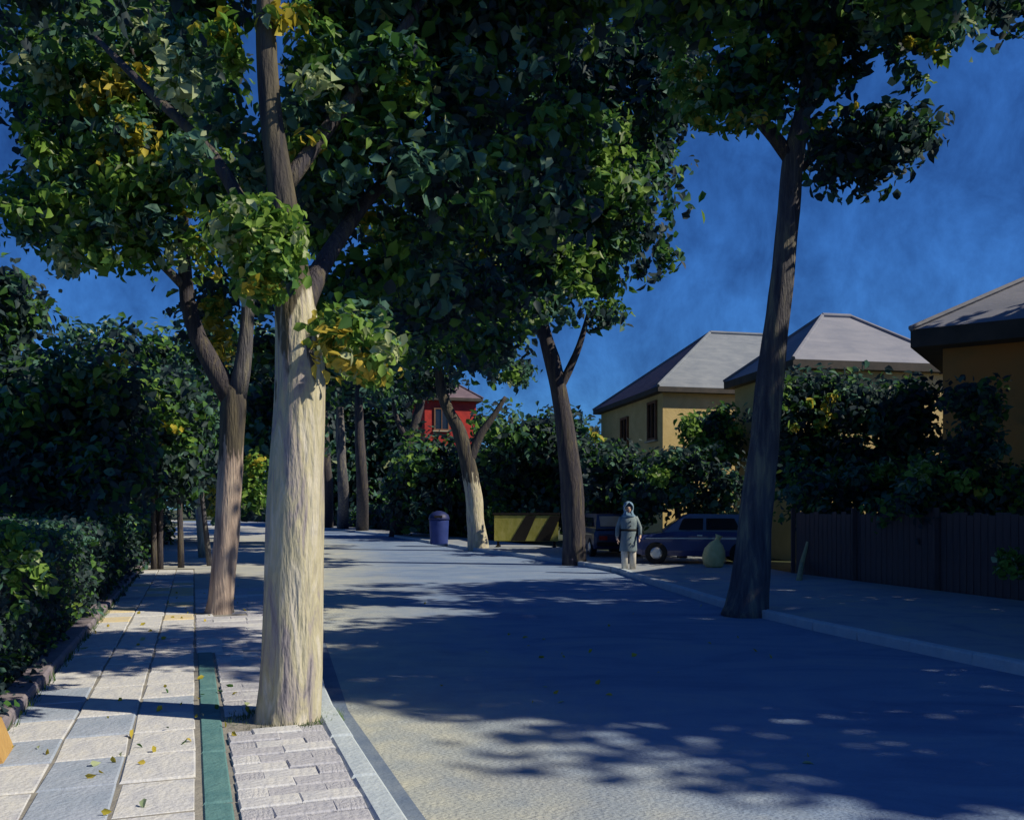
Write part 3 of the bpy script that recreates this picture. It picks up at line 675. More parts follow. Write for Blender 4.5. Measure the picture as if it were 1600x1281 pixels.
# garden trees behind the hedge, left
bush('garden_tree', 'broad dark garden tree behind the left hedge with green lit sprays', 20, 590, 200, 760, 17, 40, .75, .17, {'dark': 8, 'mid': 1}, [(90, 575, 30, 'sea'), (130, 585, 32, 'sea'), (160, 620, 30, 'sea'), (165, 590, 26, 'bright'), (120, 600, 26, 'bright'), (180, 560, 14, 'lime'), (45, 620, 14, 'bright')], cat='tree')
bush('garden_tree', 'dark bushy tree behind the left hedge, nearer the forked tree', 190, 600, 300, 760, 22, 30, .8, .2, {'dark': 7, 'mid': 2}, [(225, 610, 24, 'bright'), (250, 640, 26, 'bright'), (270, 665, 20, 'lime'), (235, 660, 20, 'sea'), (290, 690, 20, 'mid'), (245, 695, 12, 'lime')], cat='tree')
bush('garden_tree', 'dark tree at the far left edge behind the hedge', -60, 430, 40, 760, 19, 34, .75, .2, {'dark': 6, 'sea': 1, 'mid': 1}, cat='tree')
bush('garden_tree', 'far dark tree behind the fork of the forked tree', 250, 520, 480, 790, 40, 60, 1.7, .36, {'dark': 6, 'mid': 2, 'sea': 1}, cat='tree', depth=4)
bush('garden_tree', 'dim tree under the blue gap of sky at the left', 60, 520, 260, 600, 30, 14, .8, .25, {'dark': 3, 'sea': 2, 'mid': 1}, cat='tree')

# ------------------------------------------------------------------ houses
def hip_house(name, lab, corner, du, lu, dv, lv, eave, peak, over, wm, rm, rm2, windows=(), wins_v=(), ridge_dir='v', thick=.2, chim=None):
    """corner = nearest wall corner; du/dv unit directions along the two visible walls, lu/lv their lengths"""
    t = empty(name, (corner[0], corner[1], 0), lab, 'house')
    c = Vector((corner[0], corner[1], 0)); du = Vector((*du, 0)).normalized(); dv = Vector((*dv, 0)).normalized()
    up = Vector((0, 0, 1))
    def Wp(u, v, z): return c+du*u+dv*v+up*z
    def wall(name_, a, b):          # a,b in uv; 0.25 thick towards the inside
        bm = bmesh.new()
        q = [Wp(*a, -.05), Wp(*b, -.05), Wp(*b, eave), Wp(*a, eave)]
        mid = Wp(lu/2, lv/2, 0); n = (q[1]-q[0]).cross(up).normalized()
        if n.dot(mid-q[0]) < 0: n = -n
        f = [bm.verts.new(p) for p in q]; g = [bm.verts.new(p+n*.25) for p in q]
        bm.faces.new(f); bm.faces.new(g[::-1])
        for i in range(4): j = (i+1) % 4; bm.faces.new((f[i], g[i], g[j], f[j]))
        return from_bm(name_, bm, wm, t)
    e = .004
    wall('wall', (0, 0), (lu, 0)); wall('wall', (0, .26), (0, lv)); wall('wall', (lu, .26), (lu, lv)); wall('wall', (.26, lv), (lu-.26, lv))
    # roof
    o = over
    E = [(-o, -o), (lu+o, -o), (lu+o, lv+o), (-o, lv+o)]
    if ridge_dir == 'v': half = (lu+2*o)/2; rl = max(.2, lv+2*o-2*half*.95); r1 = (lu/2, lv/2-rl/2); r2 = (lu/2, lv/2+rl/2)
    else: half = (lv+2*o)/2; rl = max(.2, lu+2*o-2*half*.95); r1 = (lu/2-rl/2, lv/2); r2 = (lu/2+rl/2, lv/2)
    zt = eave+thick
    bm = bmesh.new()
    v = [bm.verts.new(Wp(*q, zt+.004)) for q in E]+[bm.verts.new(Wp(*r1, peak)), bm.verts.new(Wp(*r2, peak))]
    if ridge_dir == 'v': F = [(0, 1, 4), (1, 2, 5, 4), (2, 3, 5), (3, 0, 4, 5)]
    else: F = [(0, 1, 5, 4), (1, 2, 5), (2, 3, 4, 5), (3, 0, 4)]
    for f in F: bm.faces.new([v[i] for i in f])
    bm.faces.ensure_lookup_table()
    roof = from_bm('roof', bm, [rm, rm2], t)
    roof.data.polygons[3].material_index = 1  # left slope: its shade is painted in as the second roof colour
    # ridge and hip caps
    bm = bmesh.new()
    R_ = [Wp(*r1, peak+.02), Wp(*r2, peak+.02)]
    add_tube(bm, R_, [.09, .09], 8)
    for i, q in enumerate(E):
        k = (0 if i in (0, 1) else 1) if ridge_dir == 'v' else (0 if i in (0, 3) else 1)
        add_tube(bm, [Wp(*q, zt+.03), R_[k]], [.07, .07], 6)
    from_bm('ridge_cap', bm, rm, roof)
    bm = bmesh.new()
    a = [bm.verts.new(Wp(*q, eave+.003)) for q in E]; b2 = [bm.verts.new(Wp(*q, zt)) for q in E]
    bm.faces.new(a[::-1]); bm.faces.new(b2)
    for i in range(4): j = (i+1) % 4; bm.faces.new((a[i], a[j], b2[j], b2[i]))
    from_bm('eave', bm, M['eave'], t)
    def win(p0, d, n, w, h, fm):
        bm = bmesh.new(); m = Matrix.Translation(p0) @ Matrix((( d.x, n.x, 0, 0), (d.y, n.y, 0, 0), (0, 0, 1, 0), (0, 0, 0, 1)))
        for cx, cz, sx, sz in ((0, h/2, w+.12, .10), (0, -h/2, w+.12, .10), (w/2, 0, .10, h-.1), (-w/2, 0, .10, h-.1), (0, 0, .05, h-.1)):
            add_box(bm, (cx, .03, cz), (sx, .12, sz), mtx=m)
        f = from_bm('window', bm, fm, t)
        bm = bmesh.new(); add_box(bm, (0, .008, 0), (w-.1, .02, h-.1), mtx=m); from_bm('pane', bm, M['glass'], f)
        bm = bmesh.new(); add_box(bm, (0, .07, -h/2-.09), (w+.3, .18, .07), mtx=m); from_bm('sill', bm, M['frame_pale'], f)
    for u, z, w, h, fm in windows: win(Wp(u, 0, z), du, -dv, w, h, fm)
    for u, z, w, h, fm in wins_v: win(Wp(0, u, z), dv, -du, w, h, fm)
    if chim:
        bm = bmesh.new(); p = Wp(*chim, 0); add_box(bm, (p.x, p.y, peak-.1), (.5, .5, 1.2)); add_box(bm, (p.x, p.y, peak+.55), (.62, .62, .1)); from_bm('chimney', bm, M['wall_ochre'], roof)
    return t
def dirs(ax, ay):
    v = Vector((ax, ay)).normalized(); return v
# H1
dU = Vector((.975, .22)).normalized(); dV = Vector((-.20, .98)).normalized()
e1 = 6.5
c1 = Vector((5.78, 34.8))+dU*.3+dV*.4
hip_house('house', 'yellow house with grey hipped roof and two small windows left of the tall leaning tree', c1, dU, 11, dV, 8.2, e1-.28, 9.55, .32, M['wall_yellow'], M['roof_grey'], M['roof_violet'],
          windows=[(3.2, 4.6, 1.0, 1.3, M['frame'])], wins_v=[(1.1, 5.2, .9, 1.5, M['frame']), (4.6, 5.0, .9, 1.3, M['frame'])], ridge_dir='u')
# H2
dU2 = Vector((.98, .18)).normalized(); dV2 = Vector((-.18, .98)).normalized()
c2 = Vector((8.75, 27.6))+dU2*.3+dV2*.3
hip_house('house', 'middle house with lilac-grey pyramid roof right of the tall leaning tree', c2, dU2, 5.4, dV2, 4.6, 6.3-.30, 8.25, .3, M['wall_yellow'], M['roof_lilac'], M['roof_lilac'],
          windows=[(1.2, 5.0, .9, 1.2, M['frame_pale']), (3.6, 5.0, .9, 1.2, M['frame_pale'])], ridge_dir='u', thick=.26)
# H3
dU3 = Vector((.83, -.56)).normalized(); dV3 = Vector((.56, .83)).normalized()
c3 = Vector((8.95, 18.9))+Vector((.35, .25))
hip_house('house', 'ochre and rust walled house at the right edge under a wide pale roof', c3, dU3, 9, dV3, 8, 5.05, 8.1, .55, M['wall_ochre'], M['roof_lilac'], M['roof_lilac'],
          windows=[(2.2, 4.1, 1.0, 1.3, M['frame'])], ridge_dir='u', thick=.38)
# H4 : red house seen between far trunks
dU4 = Vector((.96, .28)).normalized(); dV4 = Vector((-.28, .96)).normalized()
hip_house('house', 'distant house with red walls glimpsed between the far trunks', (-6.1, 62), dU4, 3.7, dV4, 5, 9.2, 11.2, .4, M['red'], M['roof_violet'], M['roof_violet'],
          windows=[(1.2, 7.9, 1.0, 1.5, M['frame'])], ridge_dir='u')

# shrubs in the right gardens
bush('shrub', 'bright green leafy bush against the yellow house wall', 1080, 650, 1150, 730, 31, 24, .62, .2, {'mid': 3, 'bright': 1.6, 'dark': 2.4}, [(1080, 670, 24, 'bright'), (1110, 700, 26, 'bright'),  (1150, 670, 16, 'lime'), (1130, 650, 22, 'mid'), (1115, 665, 14, 'dark')])
bush('shrub', 'low dark bush below the two small windows of the yellow house', 905, 690, 1010, 800, 31, 26, .8, .22, {'dark': 7, 'mid': 1}, [(930, 680, 12, 'lime'), (1000, 740, 16, 'mid')])
bush('shrub', 'green and blue-grey bush behind the dark blue parked car', 990, 720, 1140, 800, 27, 26, .7, .2, {'dark': 5, 'mid': 2, 'sea': 1.5}, [(1030, 740, 22, 'bright'), (1075, 770, 22, 'sea'), (1050, 715, 18, 'sea')])
bush('garden_tree', 'rounded dark tree in front of the middle house with yellow-green spots', 1215, 600, 1330, 760, 24.5, 34, .7, .19, {'dark': 7, 'sea': 1.3, 'mid': 1}, [(1292, 640, 16, 'yellow'), (1285, 665, 15, 'lime'), (1240, 668, 12, 'lime'), (1300, 620, 10, 'lime'), (1225, 600, 16, 'mid'), (1265, 630, 10, 'lime')], cat='tree', depth=1)
bush('garden_tree', 'rounded dark blue-green tree between the middle house and the ochre house', 1330, 610, 1450, 760, 23.5, 34, .7, .19, {'dark': 8, 'sea': 1}, [(1370, 665, 18, 'sea')], cat='tree', depth=1)
bush('garden_tree', 'dark upright tree against the ochre house wall', 1480, 610, 1550, 740, 16.6, 18, .38, .13, {'dark': 7, 'sea': 1}, [(1540, 610, 12, 'sea')], cat='tree', depth=.4)
bush('shrub', 'dark green shrubbery behind the fence in the middle of the right garden', 1240, 740, 1400, 810, 21, 26, .5, .15, {'dark': 4, 'sea': 2.5, 'mid': 1.4}, [(1380, 735, 18, 'bright'), (1330, 750, 16, 'sea'), (1280, 790, 18, 'sea')], depth=.7)
bush('shrub', 'green shrubbery above the fence at the right edge', 1400, 725, 1600, 820, 17, 30, .5, .14, {'mid': 2.5, 'sea': 3, 'dark': 3}, [(1440, 735, 22, 'bright'), (1500, 750, 24, 'bright'), (1530, 770, 14, 'lime'), (1560, 700, 20, 'sea'), (1590, 740, 26, 'mid'), (1420, 760, 16, 'sea')], depth=.7)
bush('shrub', 'bright green plant in front of the fence at the right edge', 1550, 860, 1600, 895, 13.9, 7, .16, .09, {'bright': 3, 'mid': 3}, depth=.12, stem=False)
# far masses
bush('garden_tree', 'distant garden trees at the left edge seen over the hedge', -60, 690, 240, 800, 46, 50, 1.6, .36, {'dark': 6, 'mid': 1, 'sea': 1}, cat='tree', depth=3)
bush('garden_tree', 'dark mass of garden trees beyond the striped barrier', 770, 660, 900, 800, 46, 50, 1.4, .34, {'dark': 8, 'mid': 1, 'sea': .6}, cat='tree', depth=3)
bush('garden_tree', 'dark green tree below the red house', 640, 705, 780, 800, 50, 44, 1.5, .36, {'dark': 4, 'mid': 1, 'sea': 2}, cat='tree', depth=3)
bush('garden_tree', 'dark far trees behind the slim distant trunks', 480, 620, 650, 800, 84, 60, 3, .6, {'dark': 8, 'sea': 1}, cat='tree', depth=6)
hedge('hedge', 'low green hedge in the distance behind the dark blue bin', lambda y: xat(RH, y)+.5, 1.6, 1.5, 43, 110, -1, .05, {'dark': 5, 'mid': 3}, dens=.8)
fw = crown('far_wood', [clump((x, 150+random.uniform(-15, 15), random.uniform(1, 11)), random.uniform(5, 8), 1.1, TONE['dark'], .8) for x in range(-190, 190, 5)])
tag(fw, 'dark far-off wood closing the view along the horizon', 'wood', kind='stuff')

# ------------------------------------------------------------------ right garden fence: boards one by one
fe = empty('fence', (8.25, 14.3, 0), 'dark board fence along the right pavement under the shrubbery', 'fence')
def fence_line(y): return xat(RH, y)+.12
bms = [box_mesh('board', M['board'], (.145, .028, 1.42+.05*i), .006, 30+i) for i in range(3)]
a = Vector((fence_line(5), 5, 0)); b2 = Vector((fence_line(20.6), 20.6, 0)); n = int((b2-a).length/.155)
dfe = (b2-a).normalized(); rzf = math.atan2(dfe.y, dfe.x)
bpy.context.view_layer.update()
inv = Vector((8.25, 14.3, 0))
for k in range(n):
    p = Vector((fence_line(5+15.6*k/n), 5+15.6*k/n, .78))-inv
    piece('board', random.choice(bms), p, rzf+random.uniform(-.03, .03), fe)
nrm = Vector((-dfe.y, dfe.x, 0))
for z in (.45, 1.2):
    bm = bmesh.new(); pts = [Vector((fence_line(yy), yy, z))-nrm*.05 for yy in (5, 9, 14.3, 20.6)]
    for p, q in zip(pts, pts[1:]):
        c = (p+q)/2; add_box(bm, c, ((q-p).length, .04, .09), math.atan2((q-p).y, (q-p).x))
    from_bm('rail', bm, M['board'], fe)
for yy in (6.2, 8.8, 11.4, 14, 16.2, 18.4, 20.6):
    bm = bmesh.new(); add_box(bm, (fence_line(yy)-.075*0-.06, yy, .8), (.09, .09, 1.65), 0, .008); from_bm('post', bm, M['board'], fe)
sk = from_bm('stake', (lambda bm: (add_tube(bm, [G(1248, 908, .1), P(1253, 880, 20.0), P(1262, 846, 20.0)], [.06, .055, .03], 8), bm)[1])(bmesh.new()), M['stake'])
tag(sk, 'short pale leaning stake at the left end of the dark fence', 'stake')

# ------------------------------------------------------------------ cars
def make_car(name, lab, loc, rz, body_m, wag=False, plate=False, L=3.7, Wd=1.6, H=1.36):
    """x along the car (front +x)"""
    t = empty(name, loc, lab, 'car', 'cars parked on the right side of the road', rz=rz)
    def loft(secs, m, nm, par=t, smooth=True):
        bm = bmesh.new(); rings = []
        for x, pts in secs: rings.append([bm.verts.new((x, yy, z)) for yy, z in pts])
        for r, s in zip(rings, rings[1:]):
            for i in range(len(r)): j = (i+1) % len(r); bm.faces.new((r[i], r[j], s[j], s[i]))
        bm.faces.new(rings[0]); bm.faces.new(rings[-1][::-1])
        bmesh.ops.bevel(bm, geom=[e for e in bm.edges if len(e.link_faces) == 2 and e.calc_face_angle(0) > .5], offset=.03, segments=2, affect='EDGES')
        return from_bm(nm, bm, m, par, smooth=False, wc=False)
    h = L/2; w = Wd/2
    def sec(z0, z1, ww): return [(-ww*.95, z0), (-ww, z0+.15), (-ww, z1-.12), (-ww*.92, z1), (ww*.92, z1), (ww, z1-.12), (ww, z0+.15), (ww*.95, z0)]
    loft([(-h, sec(.36, .72, w*.9)), (-h+.12, sec(.26, .84, w)), (-h*.4, sec(.22, .88, w)), (h*.35, sec(.22, .88, w)), (h-.3, sec(.24, .78, w)), (h, sec(.34, .66, w*.88))], body_m, 'body')
    def cab(z, ww): return [(-ww*1.06, .86), (-ww, z), (ww, z), (ww*1.06, .86)]
    xs = [(-h+.10, .90, .80), (-h+.38, H-.02, .70), (h*.10, H, .70), (h*.18, H-.03, .70), (h*.52, .90, .78)] if wag else [(-h+.30, .90, .78), (-h*.45, H-.02, .68), (h*.05, H, .68), (h*.15, H-.03, .68), (h*.50, .90, .76)]
    loft([(x, cab(z, w*k*1.15)) for x, z, k in xs], body_m, 'cabin')
    # glass
    for s in (-1, 1):
        for x0, x1 in ((-h*.62, -h*.12), (-h*.08, h*.22)):
            bm = bmesh.new()
            pts = [(x0+.02, .93), (x1+(.12 if x1 > 0 else 0), .93), (x1, H-.12), (x0+(.16 if x0 < -h*.3 else 0), H-.12)]
            lo = w*.92; hi = w*.805
            f = [bm.verts.new((x, s*((lo if z < 1 else hi)+.012), z)) for x, z in pts]; g = [bm.verts.new((x, s*((lo if z < 1 else hi)-.02), z)) for x, z in pts]
            bm.faces.new(f); bm.faces.new(g[::-1])
            for i in range(4): j = (i+1) % 4; bm.faces.new((f[i], g[i], g[j], f[j]))
            from_bm('side_window', bm, M['glass'], t, wc=False)
        bm = bmesh.new(); add_box(bm, (0, s*(w+.005), .70), (L*.78, .02, .025)); from_bm('trim', bm, M['chrome'], t, wc=False)
        bm = bmesh.new(); add_box(bm, (-h*.02, s*(w+.012), .78), (.14, .03, .03), 0, .006); from_bm('door_handle', bm, M['chrome'], t, wc=False)
        bm = bmesh.new(); add_box(bm, (-h-.0, s*w*.66, .60), (.05, .26, .13), 0, .01); from_bm('tail_light', bm, M['lamp_red'], t, wc=False)
        bm = bmesh.new(); bmesh.ops.create_uvsphere(bm, u_segments=14, v_segments=8, radius=.1)
        bmesh.ops.transform(bm, matrix=Matrix.Translation((h-.02, s*w*.64, .56)) @ Matrix.Diagonal((.5, 1, 1, 1)), verts=bm.verts); from_bm('headlight', bm, M['lamp_clear'], t, True, wc=False)
    for x in (-h*.62, h*.62):
        for s in (-1, 1):
            bm = bmesh.new(); add_tube(bm, [(x, s*(w-.17), .3), (x, s*(w-.15), .3), (x, s*(w+.0), .3), (x, s*(w+.015), .3)], [.27, .3, .3, .27], 24)
            wh = from_bm('wheel', bm, M['tyre'], t, wc=False)
            bm = bmesh.new(); add_tube(bm, [(x, s*(w+.01), .3), (x, s*(w+.035), .3)], [.17, .12], 18); from_bm('hub_cap', bm, M['chrome'], wh, wc=False)
    bm = bmesh.new(); add_box(bm, (-h-.03, 0, .42), (.08, Wd*.92, .12), 0, .02); from_bm('rear_bumper', bm, M['chrome'] if not plate else M['tyre'], t, wc=False)
    bm = bmesh.new(); add_box(bm, (h+.03, 0, .42), (.08, Wd*.92, .12), 0, .02); from_bm('front_bumper', bm, M['chrome'], t, wc=False)
    zw = (.93+H-.12)/2
    sl = math.atan2(.28 if wag else .6, H-.92)
    bm = bmesh.new(); add_box(bm, (0, 0, 0), (.02, w*1.45, .36)); 
    rw = from_bm('rear_window', bm, M['plate'] if plate else M['glass'], t, wc=False)
    rw.location = (xs[0][0]*.5+xs[1][0]*.5-.012, 0, (xs[0][1]+xs[1][1])/2); rw.rotation_euler.y = math.atan2(xs[1][0]-xs[0][0], xs[1][1]-xs[0][1])
    bm = bmesh.new(); add_box(bm, (0, 0, 0), (.02, w*1.45, .42))
    ww_ = from_bm('windscreen', bm, M['glass'], t, wc=False)
    ww_.location = (xs[3][0]*.5+xs[4][0]*.5+.014, 0, (xs[3][1]+xs[4][1])/2); ww_.rotation_euler.y = math.atan2(xs[4][0]-xs[3][0], xs[4][1]-xs[3][1])
    return t
pc = P(1088, 795, 24.6); pc.z = .11
make_car('parked_car', 'dark blue car parked side on between the standing person and the tall leaning tree', pc, math.radians(172), M['car_blue'], L=3.6, H=1.36, wag=True)
pc = P(948, 795, 29); pc.z = .11
cc = make_car('parked_car', 'dark car with a brownish rear window behind the curved tree and the standing person', pc, math.radians(97), M['car_night'], wag=True, plate=True, L=3.6, H=1.34)
# pale sack by the car
bm = bmesh.new()
add_tube(bm, [(0, 0, 0), (0, 0, .06), (.01, 0, .25), (.03, 0, .45), (.06, 0, .60), (.08, 0, .68), (.10, .0, .74), (.13, 0, .82)], [.16, .26, .29, .25, .16, .07, .06, .10], 14, .25, ell=.75)
s_ = from_bm('sack', bm, M['sack'], smooth=True, wc=False)
pc = P(1116, 795, 22.6); s_.location = (pc.x, pc.y, .11)
tag(s_, 'pale yellowish sack standing against the rear of the dark blue car', 'sack')
# stone on right kerb, pale
# striped barrier
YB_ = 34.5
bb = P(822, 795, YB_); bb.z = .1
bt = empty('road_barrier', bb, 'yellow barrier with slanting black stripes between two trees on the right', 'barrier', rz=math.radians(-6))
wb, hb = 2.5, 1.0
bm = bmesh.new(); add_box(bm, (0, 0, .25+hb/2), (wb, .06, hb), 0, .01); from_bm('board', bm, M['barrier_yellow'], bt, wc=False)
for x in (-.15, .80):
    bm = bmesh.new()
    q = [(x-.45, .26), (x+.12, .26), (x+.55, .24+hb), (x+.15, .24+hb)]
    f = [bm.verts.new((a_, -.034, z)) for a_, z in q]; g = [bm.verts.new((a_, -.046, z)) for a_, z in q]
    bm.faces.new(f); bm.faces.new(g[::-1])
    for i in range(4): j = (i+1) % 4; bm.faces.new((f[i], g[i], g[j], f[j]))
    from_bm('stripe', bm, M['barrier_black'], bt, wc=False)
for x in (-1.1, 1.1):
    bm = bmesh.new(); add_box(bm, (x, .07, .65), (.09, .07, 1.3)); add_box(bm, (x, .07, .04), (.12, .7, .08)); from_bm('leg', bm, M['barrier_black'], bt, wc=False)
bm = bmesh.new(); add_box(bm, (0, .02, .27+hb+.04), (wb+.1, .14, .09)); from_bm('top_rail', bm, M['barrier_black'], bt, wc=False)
# blue bin
bl = G(686, 850, .1)
bn = empty('litter_bin', bl, 'dark blue round-topped bin on the far right pavement, right of the slanting tree', 'bin')
bm = bmesh.new(); add_tube(bm, [(0, 0, 0), (0, 0, .05), (0, 0, 1.0), (0, 0, 1.04)], [.36, .38, .42, .42], 20); from_bm('body', bm, M['bin'], bn, True, wc=False)
bm = bmesh.new(); add_tube(bm, [(0, 0, 1.045), (0, 0, 1.1), (0, 0, 1.25), (0, 0, 1.36), (0, 0, 1.42)], [.45, .45, .40, .26, .08], 20); ld = from_bm('lid', bm, M['bin_lid'], bn, True, wc=False)
bm = bmesh.new(); add_box(bm, (0, -.41, 1.17), (.34, .06, .10), 0, .01); from_bm('flap', bm, M['barrier_black'], ld, wc=False)

# ------------------------------------------------------------------ person
pl = G(982, 896, 0.0); pl.z = .0
ps = empty('person', pl, 'person in grey-blue coat, blue headscarf and pale trousers standing by the right kerb', 'person')
def skinmesh(name, verts, edges, radii, root, m, parent, sub=2):
    me = bpy.data.meshes.new(name); me.from_pydata(verts, edges, []); me.update()
    o = link(name, me, m, parent, False)
    md = o.modifiers.new('skin', 'SKIN'); md.use_smooth_shade = True
    sv = me.skin_vertices[0].data
    for i, r in enumerate(radii): sv[i].radius = r if isinstance(r, tuple) else (r, r); sv[i].use_root = (i == root)
    s = o.modifiers.new('sub', 'SUBSURF'); s.levels = sub; s.render_levels = sub
    return o
bv = [(0, 0, .90), (0, .0, 1.10), (0, .01, 1.32), (0, .0, 1.43), (0, -.01, 1.50),              # 0 pelvis..4 neck top
      (.09, 0, .86), (.10, -.01, .48), (.11, .02, .09), (.12, -.11, .04),                   # 5-8 leg
      (-.09, 0, .86), (-.10, -.03, .48), (-.09, .0, .09), (-.10, -.13, .04),                 # 9-12
      (.17, 0, 1.38), (.285, .02, 1.14), (.27, -.13, .93), (.25, -.17, .86),                   # 13-16 arm, hand
      (-.17, 0, 1.38), (-.27, .02, 1.13), (-.29, -.05, .90), (-.28, -.08, .82),
      (0, -.01, 1.60), (0, -.015, 1.68)]
be = [(0, 1), (1, 2), (2, 3), (3, 4), (0, 5), (5, 6), (6, 7), (7, 8), (0, 9), (9, 10), (10, 11), (11, 12), (2, 13), (13, 14), (14, 15), (15, 16), (2, 17), (17, 18), (18, 19), (19, 20), (4, 21), (21, 22)]
br = [.12, (.13, .10), (.14, .10), .06, .05, .09, .06, .042, .04, .09, .06, .042, .04, .06, .045, .03, .035, .06, .045, .03, .035, (.085, .095), (.06, .07)]
body = skinmesh('body', bv, be, br, 0, M['skin'], ps)
# hands: fingers
for s in (1, -1):
    w0 = Vector(bv[16] if s == 1 else bv[20])
    bm = bmesh.new()
    for k, (dx, ln) in enumerate([(-.028, .055), (-.010, .065), (.009, .068), (.027, .05)]):
        p = w0+Vector((dx*.4, dx, -.02)); add_tube(bm, [p, p+Vector((-.004*s, -.006, -ln*.6)), p+Vector((-.016*s, -.012, -ln))], [.010, .009, .006], 6)
    p = w0+Vector((-.01*s, -.03, .01)); add_tube(bm, [p, p+Vector((-.015*s, -.02, -.025)), p+Vector((-.02*s, -.02, -.05))], [.012, .011, .007], 6)
    from_bm('hand', bm, M['skin'], ps, True, wc=False)
# face
bm = bmesh.new()
add_tube(bm, [(0, -.098, 1.615), (0, -.118, 1.59), (0, -.10, 1.575)], [.008, .014, .01], 8); from_bm('nose', bm, M['skin'], ps, True, wc=False)
for s in (-1, 1):
    bm = bmesh.new(); bmesh.ops.create_uvsphere(bm, u_segments=10, v_segments=6, radius=.013); bmesh.ops.translate(bm, verts=bm.verts, vec=(s*.034, -.095, 1.62)); from_bm('eye', bm, M['eye'], ps, True, wc=False)
bm = bmesh.new(); add_box(bm, (0, -.098, 1.548), (.05, .015, .014), 0, .005); from_bm('mouth', bm, M['lip'], ps, wc=False)
def loft_e(bm, secs, seg=20):
    rings = []
    for x, y, z, a_, b_ in secs: rings.append([bm.verts.new((x+math.cos(2*PI*k/seg)*a_*(1+.04*math.sin(5*2*PI*k/seg+z*9)), y+math.sin(2*PI*k/seg)*b_, z)) for k in range(seg)])
    for r, s in zip(rings, rings[1:]):
        for i in range(seg): j = (i+1) % seg; bm.faces.new((r[i], r[j], s[j], s[i]))
bm = bmesh.new()
loft_e(bm, [(0, 0, .56, .215, .18), (0, 0, .58, .22, .185), (0, 0, .72, .205, .17), (0, 0, .95, .19, .155), (0, 0, 1.08, .185, .145), (0, 0, 1.25, .215, .15), (0, 0, 1.36, .215, .135), (0, 0, 1.42, .15, .10), (0, 0, 1.46, .085, .08)])
for s in (1, -1):
    i0 = 13 if s == 1 else 17
    add_tube(bm, [Vector(bv[i0])+Vector((-.04*s, 0, .0)), bv[i0], Vector(bv[i0]).lerp(Vector(bv[i0+1]), .5), bv[i0+1], Vector(bv[i0+1]).lerp(Vector(bv[i0+2]), .9)], [.055, .068, .060, .054, .045], 12)
from_bm('coat', bm, M['coat'], ps, True, wc=False)
bm = bmesh.new()      # headscarf: shell open at the face
seg = 20
rings = []
for z, a_, y0, fr in [(1.44, .15, .01, .5), (1.48, .13, .0, .45), (1.53, .115, .0, .45), (1.60, .13, .01, 1.0), (1.67, .13, .01, .85), (1.73, .11, .01, .35), (1.77, .07, .01, 0), (1.79, .02, .01, 0)]:
    rings.append([bm.verts.new((math.sin(fr+(2*PI-2*fr)*k/seg)*a_, y0-math.cos(fr+(2*PI-2*fr)*k/seg)*a_*1.05, z)) for k in range(seg+1)])
for r, s in zip(rings, rings[1:]):
    for i in range(seg): bm.faces.new((r[i], r[i+1], s[i+1], s[i]))
o = from_bm('headscarf', bm, M['scarf'], ps, True, wc=False); md = o.modifiers.new('solid', 'SOLIDIFY'); md.thickness = .015
bm = bmesh.new(); loft_e(bm, [(0, -.01, 1.40, .16, .12), (0, -.01, 1.43, .175, .14), (0, -.01, 1.47, .13, .115), (0, -.01, 1.50, .105, .10)]); from_bm('scarf', bm, M['scarf'], ps, True, wc=False)
bm = bmesh.new(); loft_e(bm, [(0, 0, 1.055, .192, .152), (0, 0, 1.06, .198, .158), (0, 0, 1.10, .198, .158), (0, 0, 1.105, .192, .152)]); from_bm('belt', bm, M['tyre'], ps, True, wc=False)
for z in (.75, .90, 1.18, 1.29):
    bm = bmesh.new(); bmesh.ops.create_uvsphere(bm, u_segments=8, v_segments=6, radius=.017); bmesh.ops.translate(bm, verts=bm.verts, vec=(.03, -.172 if z < 1 else -.152, z)); from_bm('button', bm, M['tyre'], ps, True, wc=False)
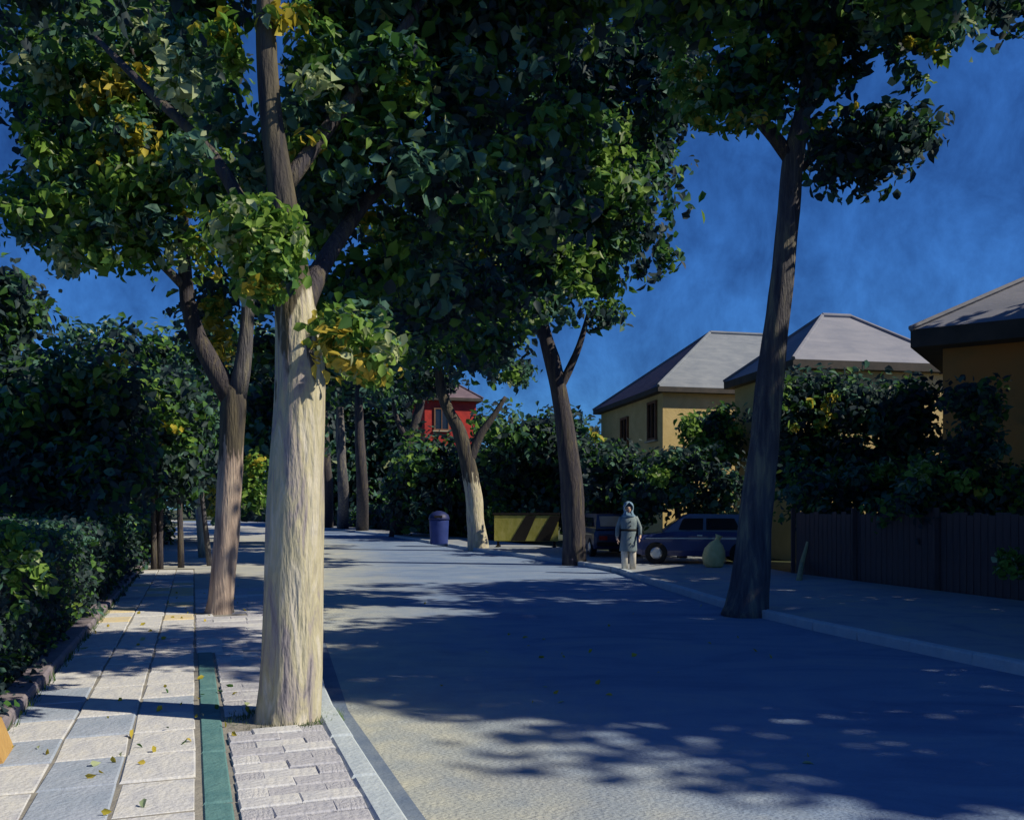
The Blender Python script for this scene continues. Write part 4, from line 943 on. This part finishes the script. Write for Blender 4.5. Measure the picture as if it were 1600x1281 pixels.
for s, k in ((1, 5), (-1, 9)):
    bm = bmesh.new(); add_tube(bm, [Vector(bv[k])+Vector((0, 0, -.1)), bv[k+1], Vector(bv[k+2])+Vector((0, 0, .02))], [.11, .088, .078], 14); from_bm('trouser_leg', bm, M['trousers'], ps, True, wc=False)
    f = Vector(bv[k+2]); bm = bmesh.new(); add_tube(bm, [f+Vector((0, .07, -.045)), f+Vector((0, .05, -.04)), f+Vector((0, -.06, -.045)), f+Vector((0, -.16, -.055)), f+Vector((0, -.19, -.06))], [.03, .055, .052, .042, .02], 12); from_bm('shoe', bm, M['shoe'], ps, True, wc=False)

# ------------------------------------------------------------------ grass at the feet of the left hedge and verge
gv = []
for _ in range(2600):
    yy = random.uniform(4.5, 22); x = -1.35-.36*yy+random.uniform(-.02, .16)
    h_ = random.uniform(.03, .11); a_ = random.uniform(0, 6.28); dx, dy = math.cos(a_)*.006, math.sin(a_)*.006
    gv += [(x-dx, yy-dy, .10), (x+dx, yy+dy, .10), (x+random.uniform(-.03, .05), yy+random.uniform(-.03, .03), .10+h_)]
for _ in range(900):
    a_ = random.uniform(0, 6.28); q = random.uniform(.25, .42); x = -1.62+math.cos(a_)*q; yy = 6.33+math.sin(a_)*q
    h_ = random.uniform(.02, .07); dx, dy = math.cos(a_+1)*.006, math.sin(a_+1)*.006
    gv += [(x-dx, yy-dy, BT), (x+dx, yy+dy, BT), (x+random.uniform(-.03, .03), yy+random.uniform(-.03, .03), BT+h_)]
me = bpy.data.meshes.new('grass'); me.from_pydata(gv, [], [(i, i+1, i+2) for i in range(0, len(gv), 3)]); me.update()
tag(link('grass', me, M['grass']), 'thin grass along the hedge edging and round the big trunk', 'grass', kind='stuff')
# fallen leaves
lv = leaves_mesh('fallen_leaves', [((-2.4, 5.8, .135), (1.3, 2.2, .004), 45, .05, {3: 4, 4: 1, 1: 1}), ((-4.6, 13, .13), (1.3, 5, .004), 40, .06, {3: 4, 4: 1}), ((1, 9, .012), (3, 6, .004), 30, .06, {3: 3, 4: 1})])
fl = link('fallen_leaves', lv, LEAF); tag(fl, 'scattered yellow fallen leaves on the pavement and road', 'leaves', kind='stuff')
print('leaves', TOTAL[0])
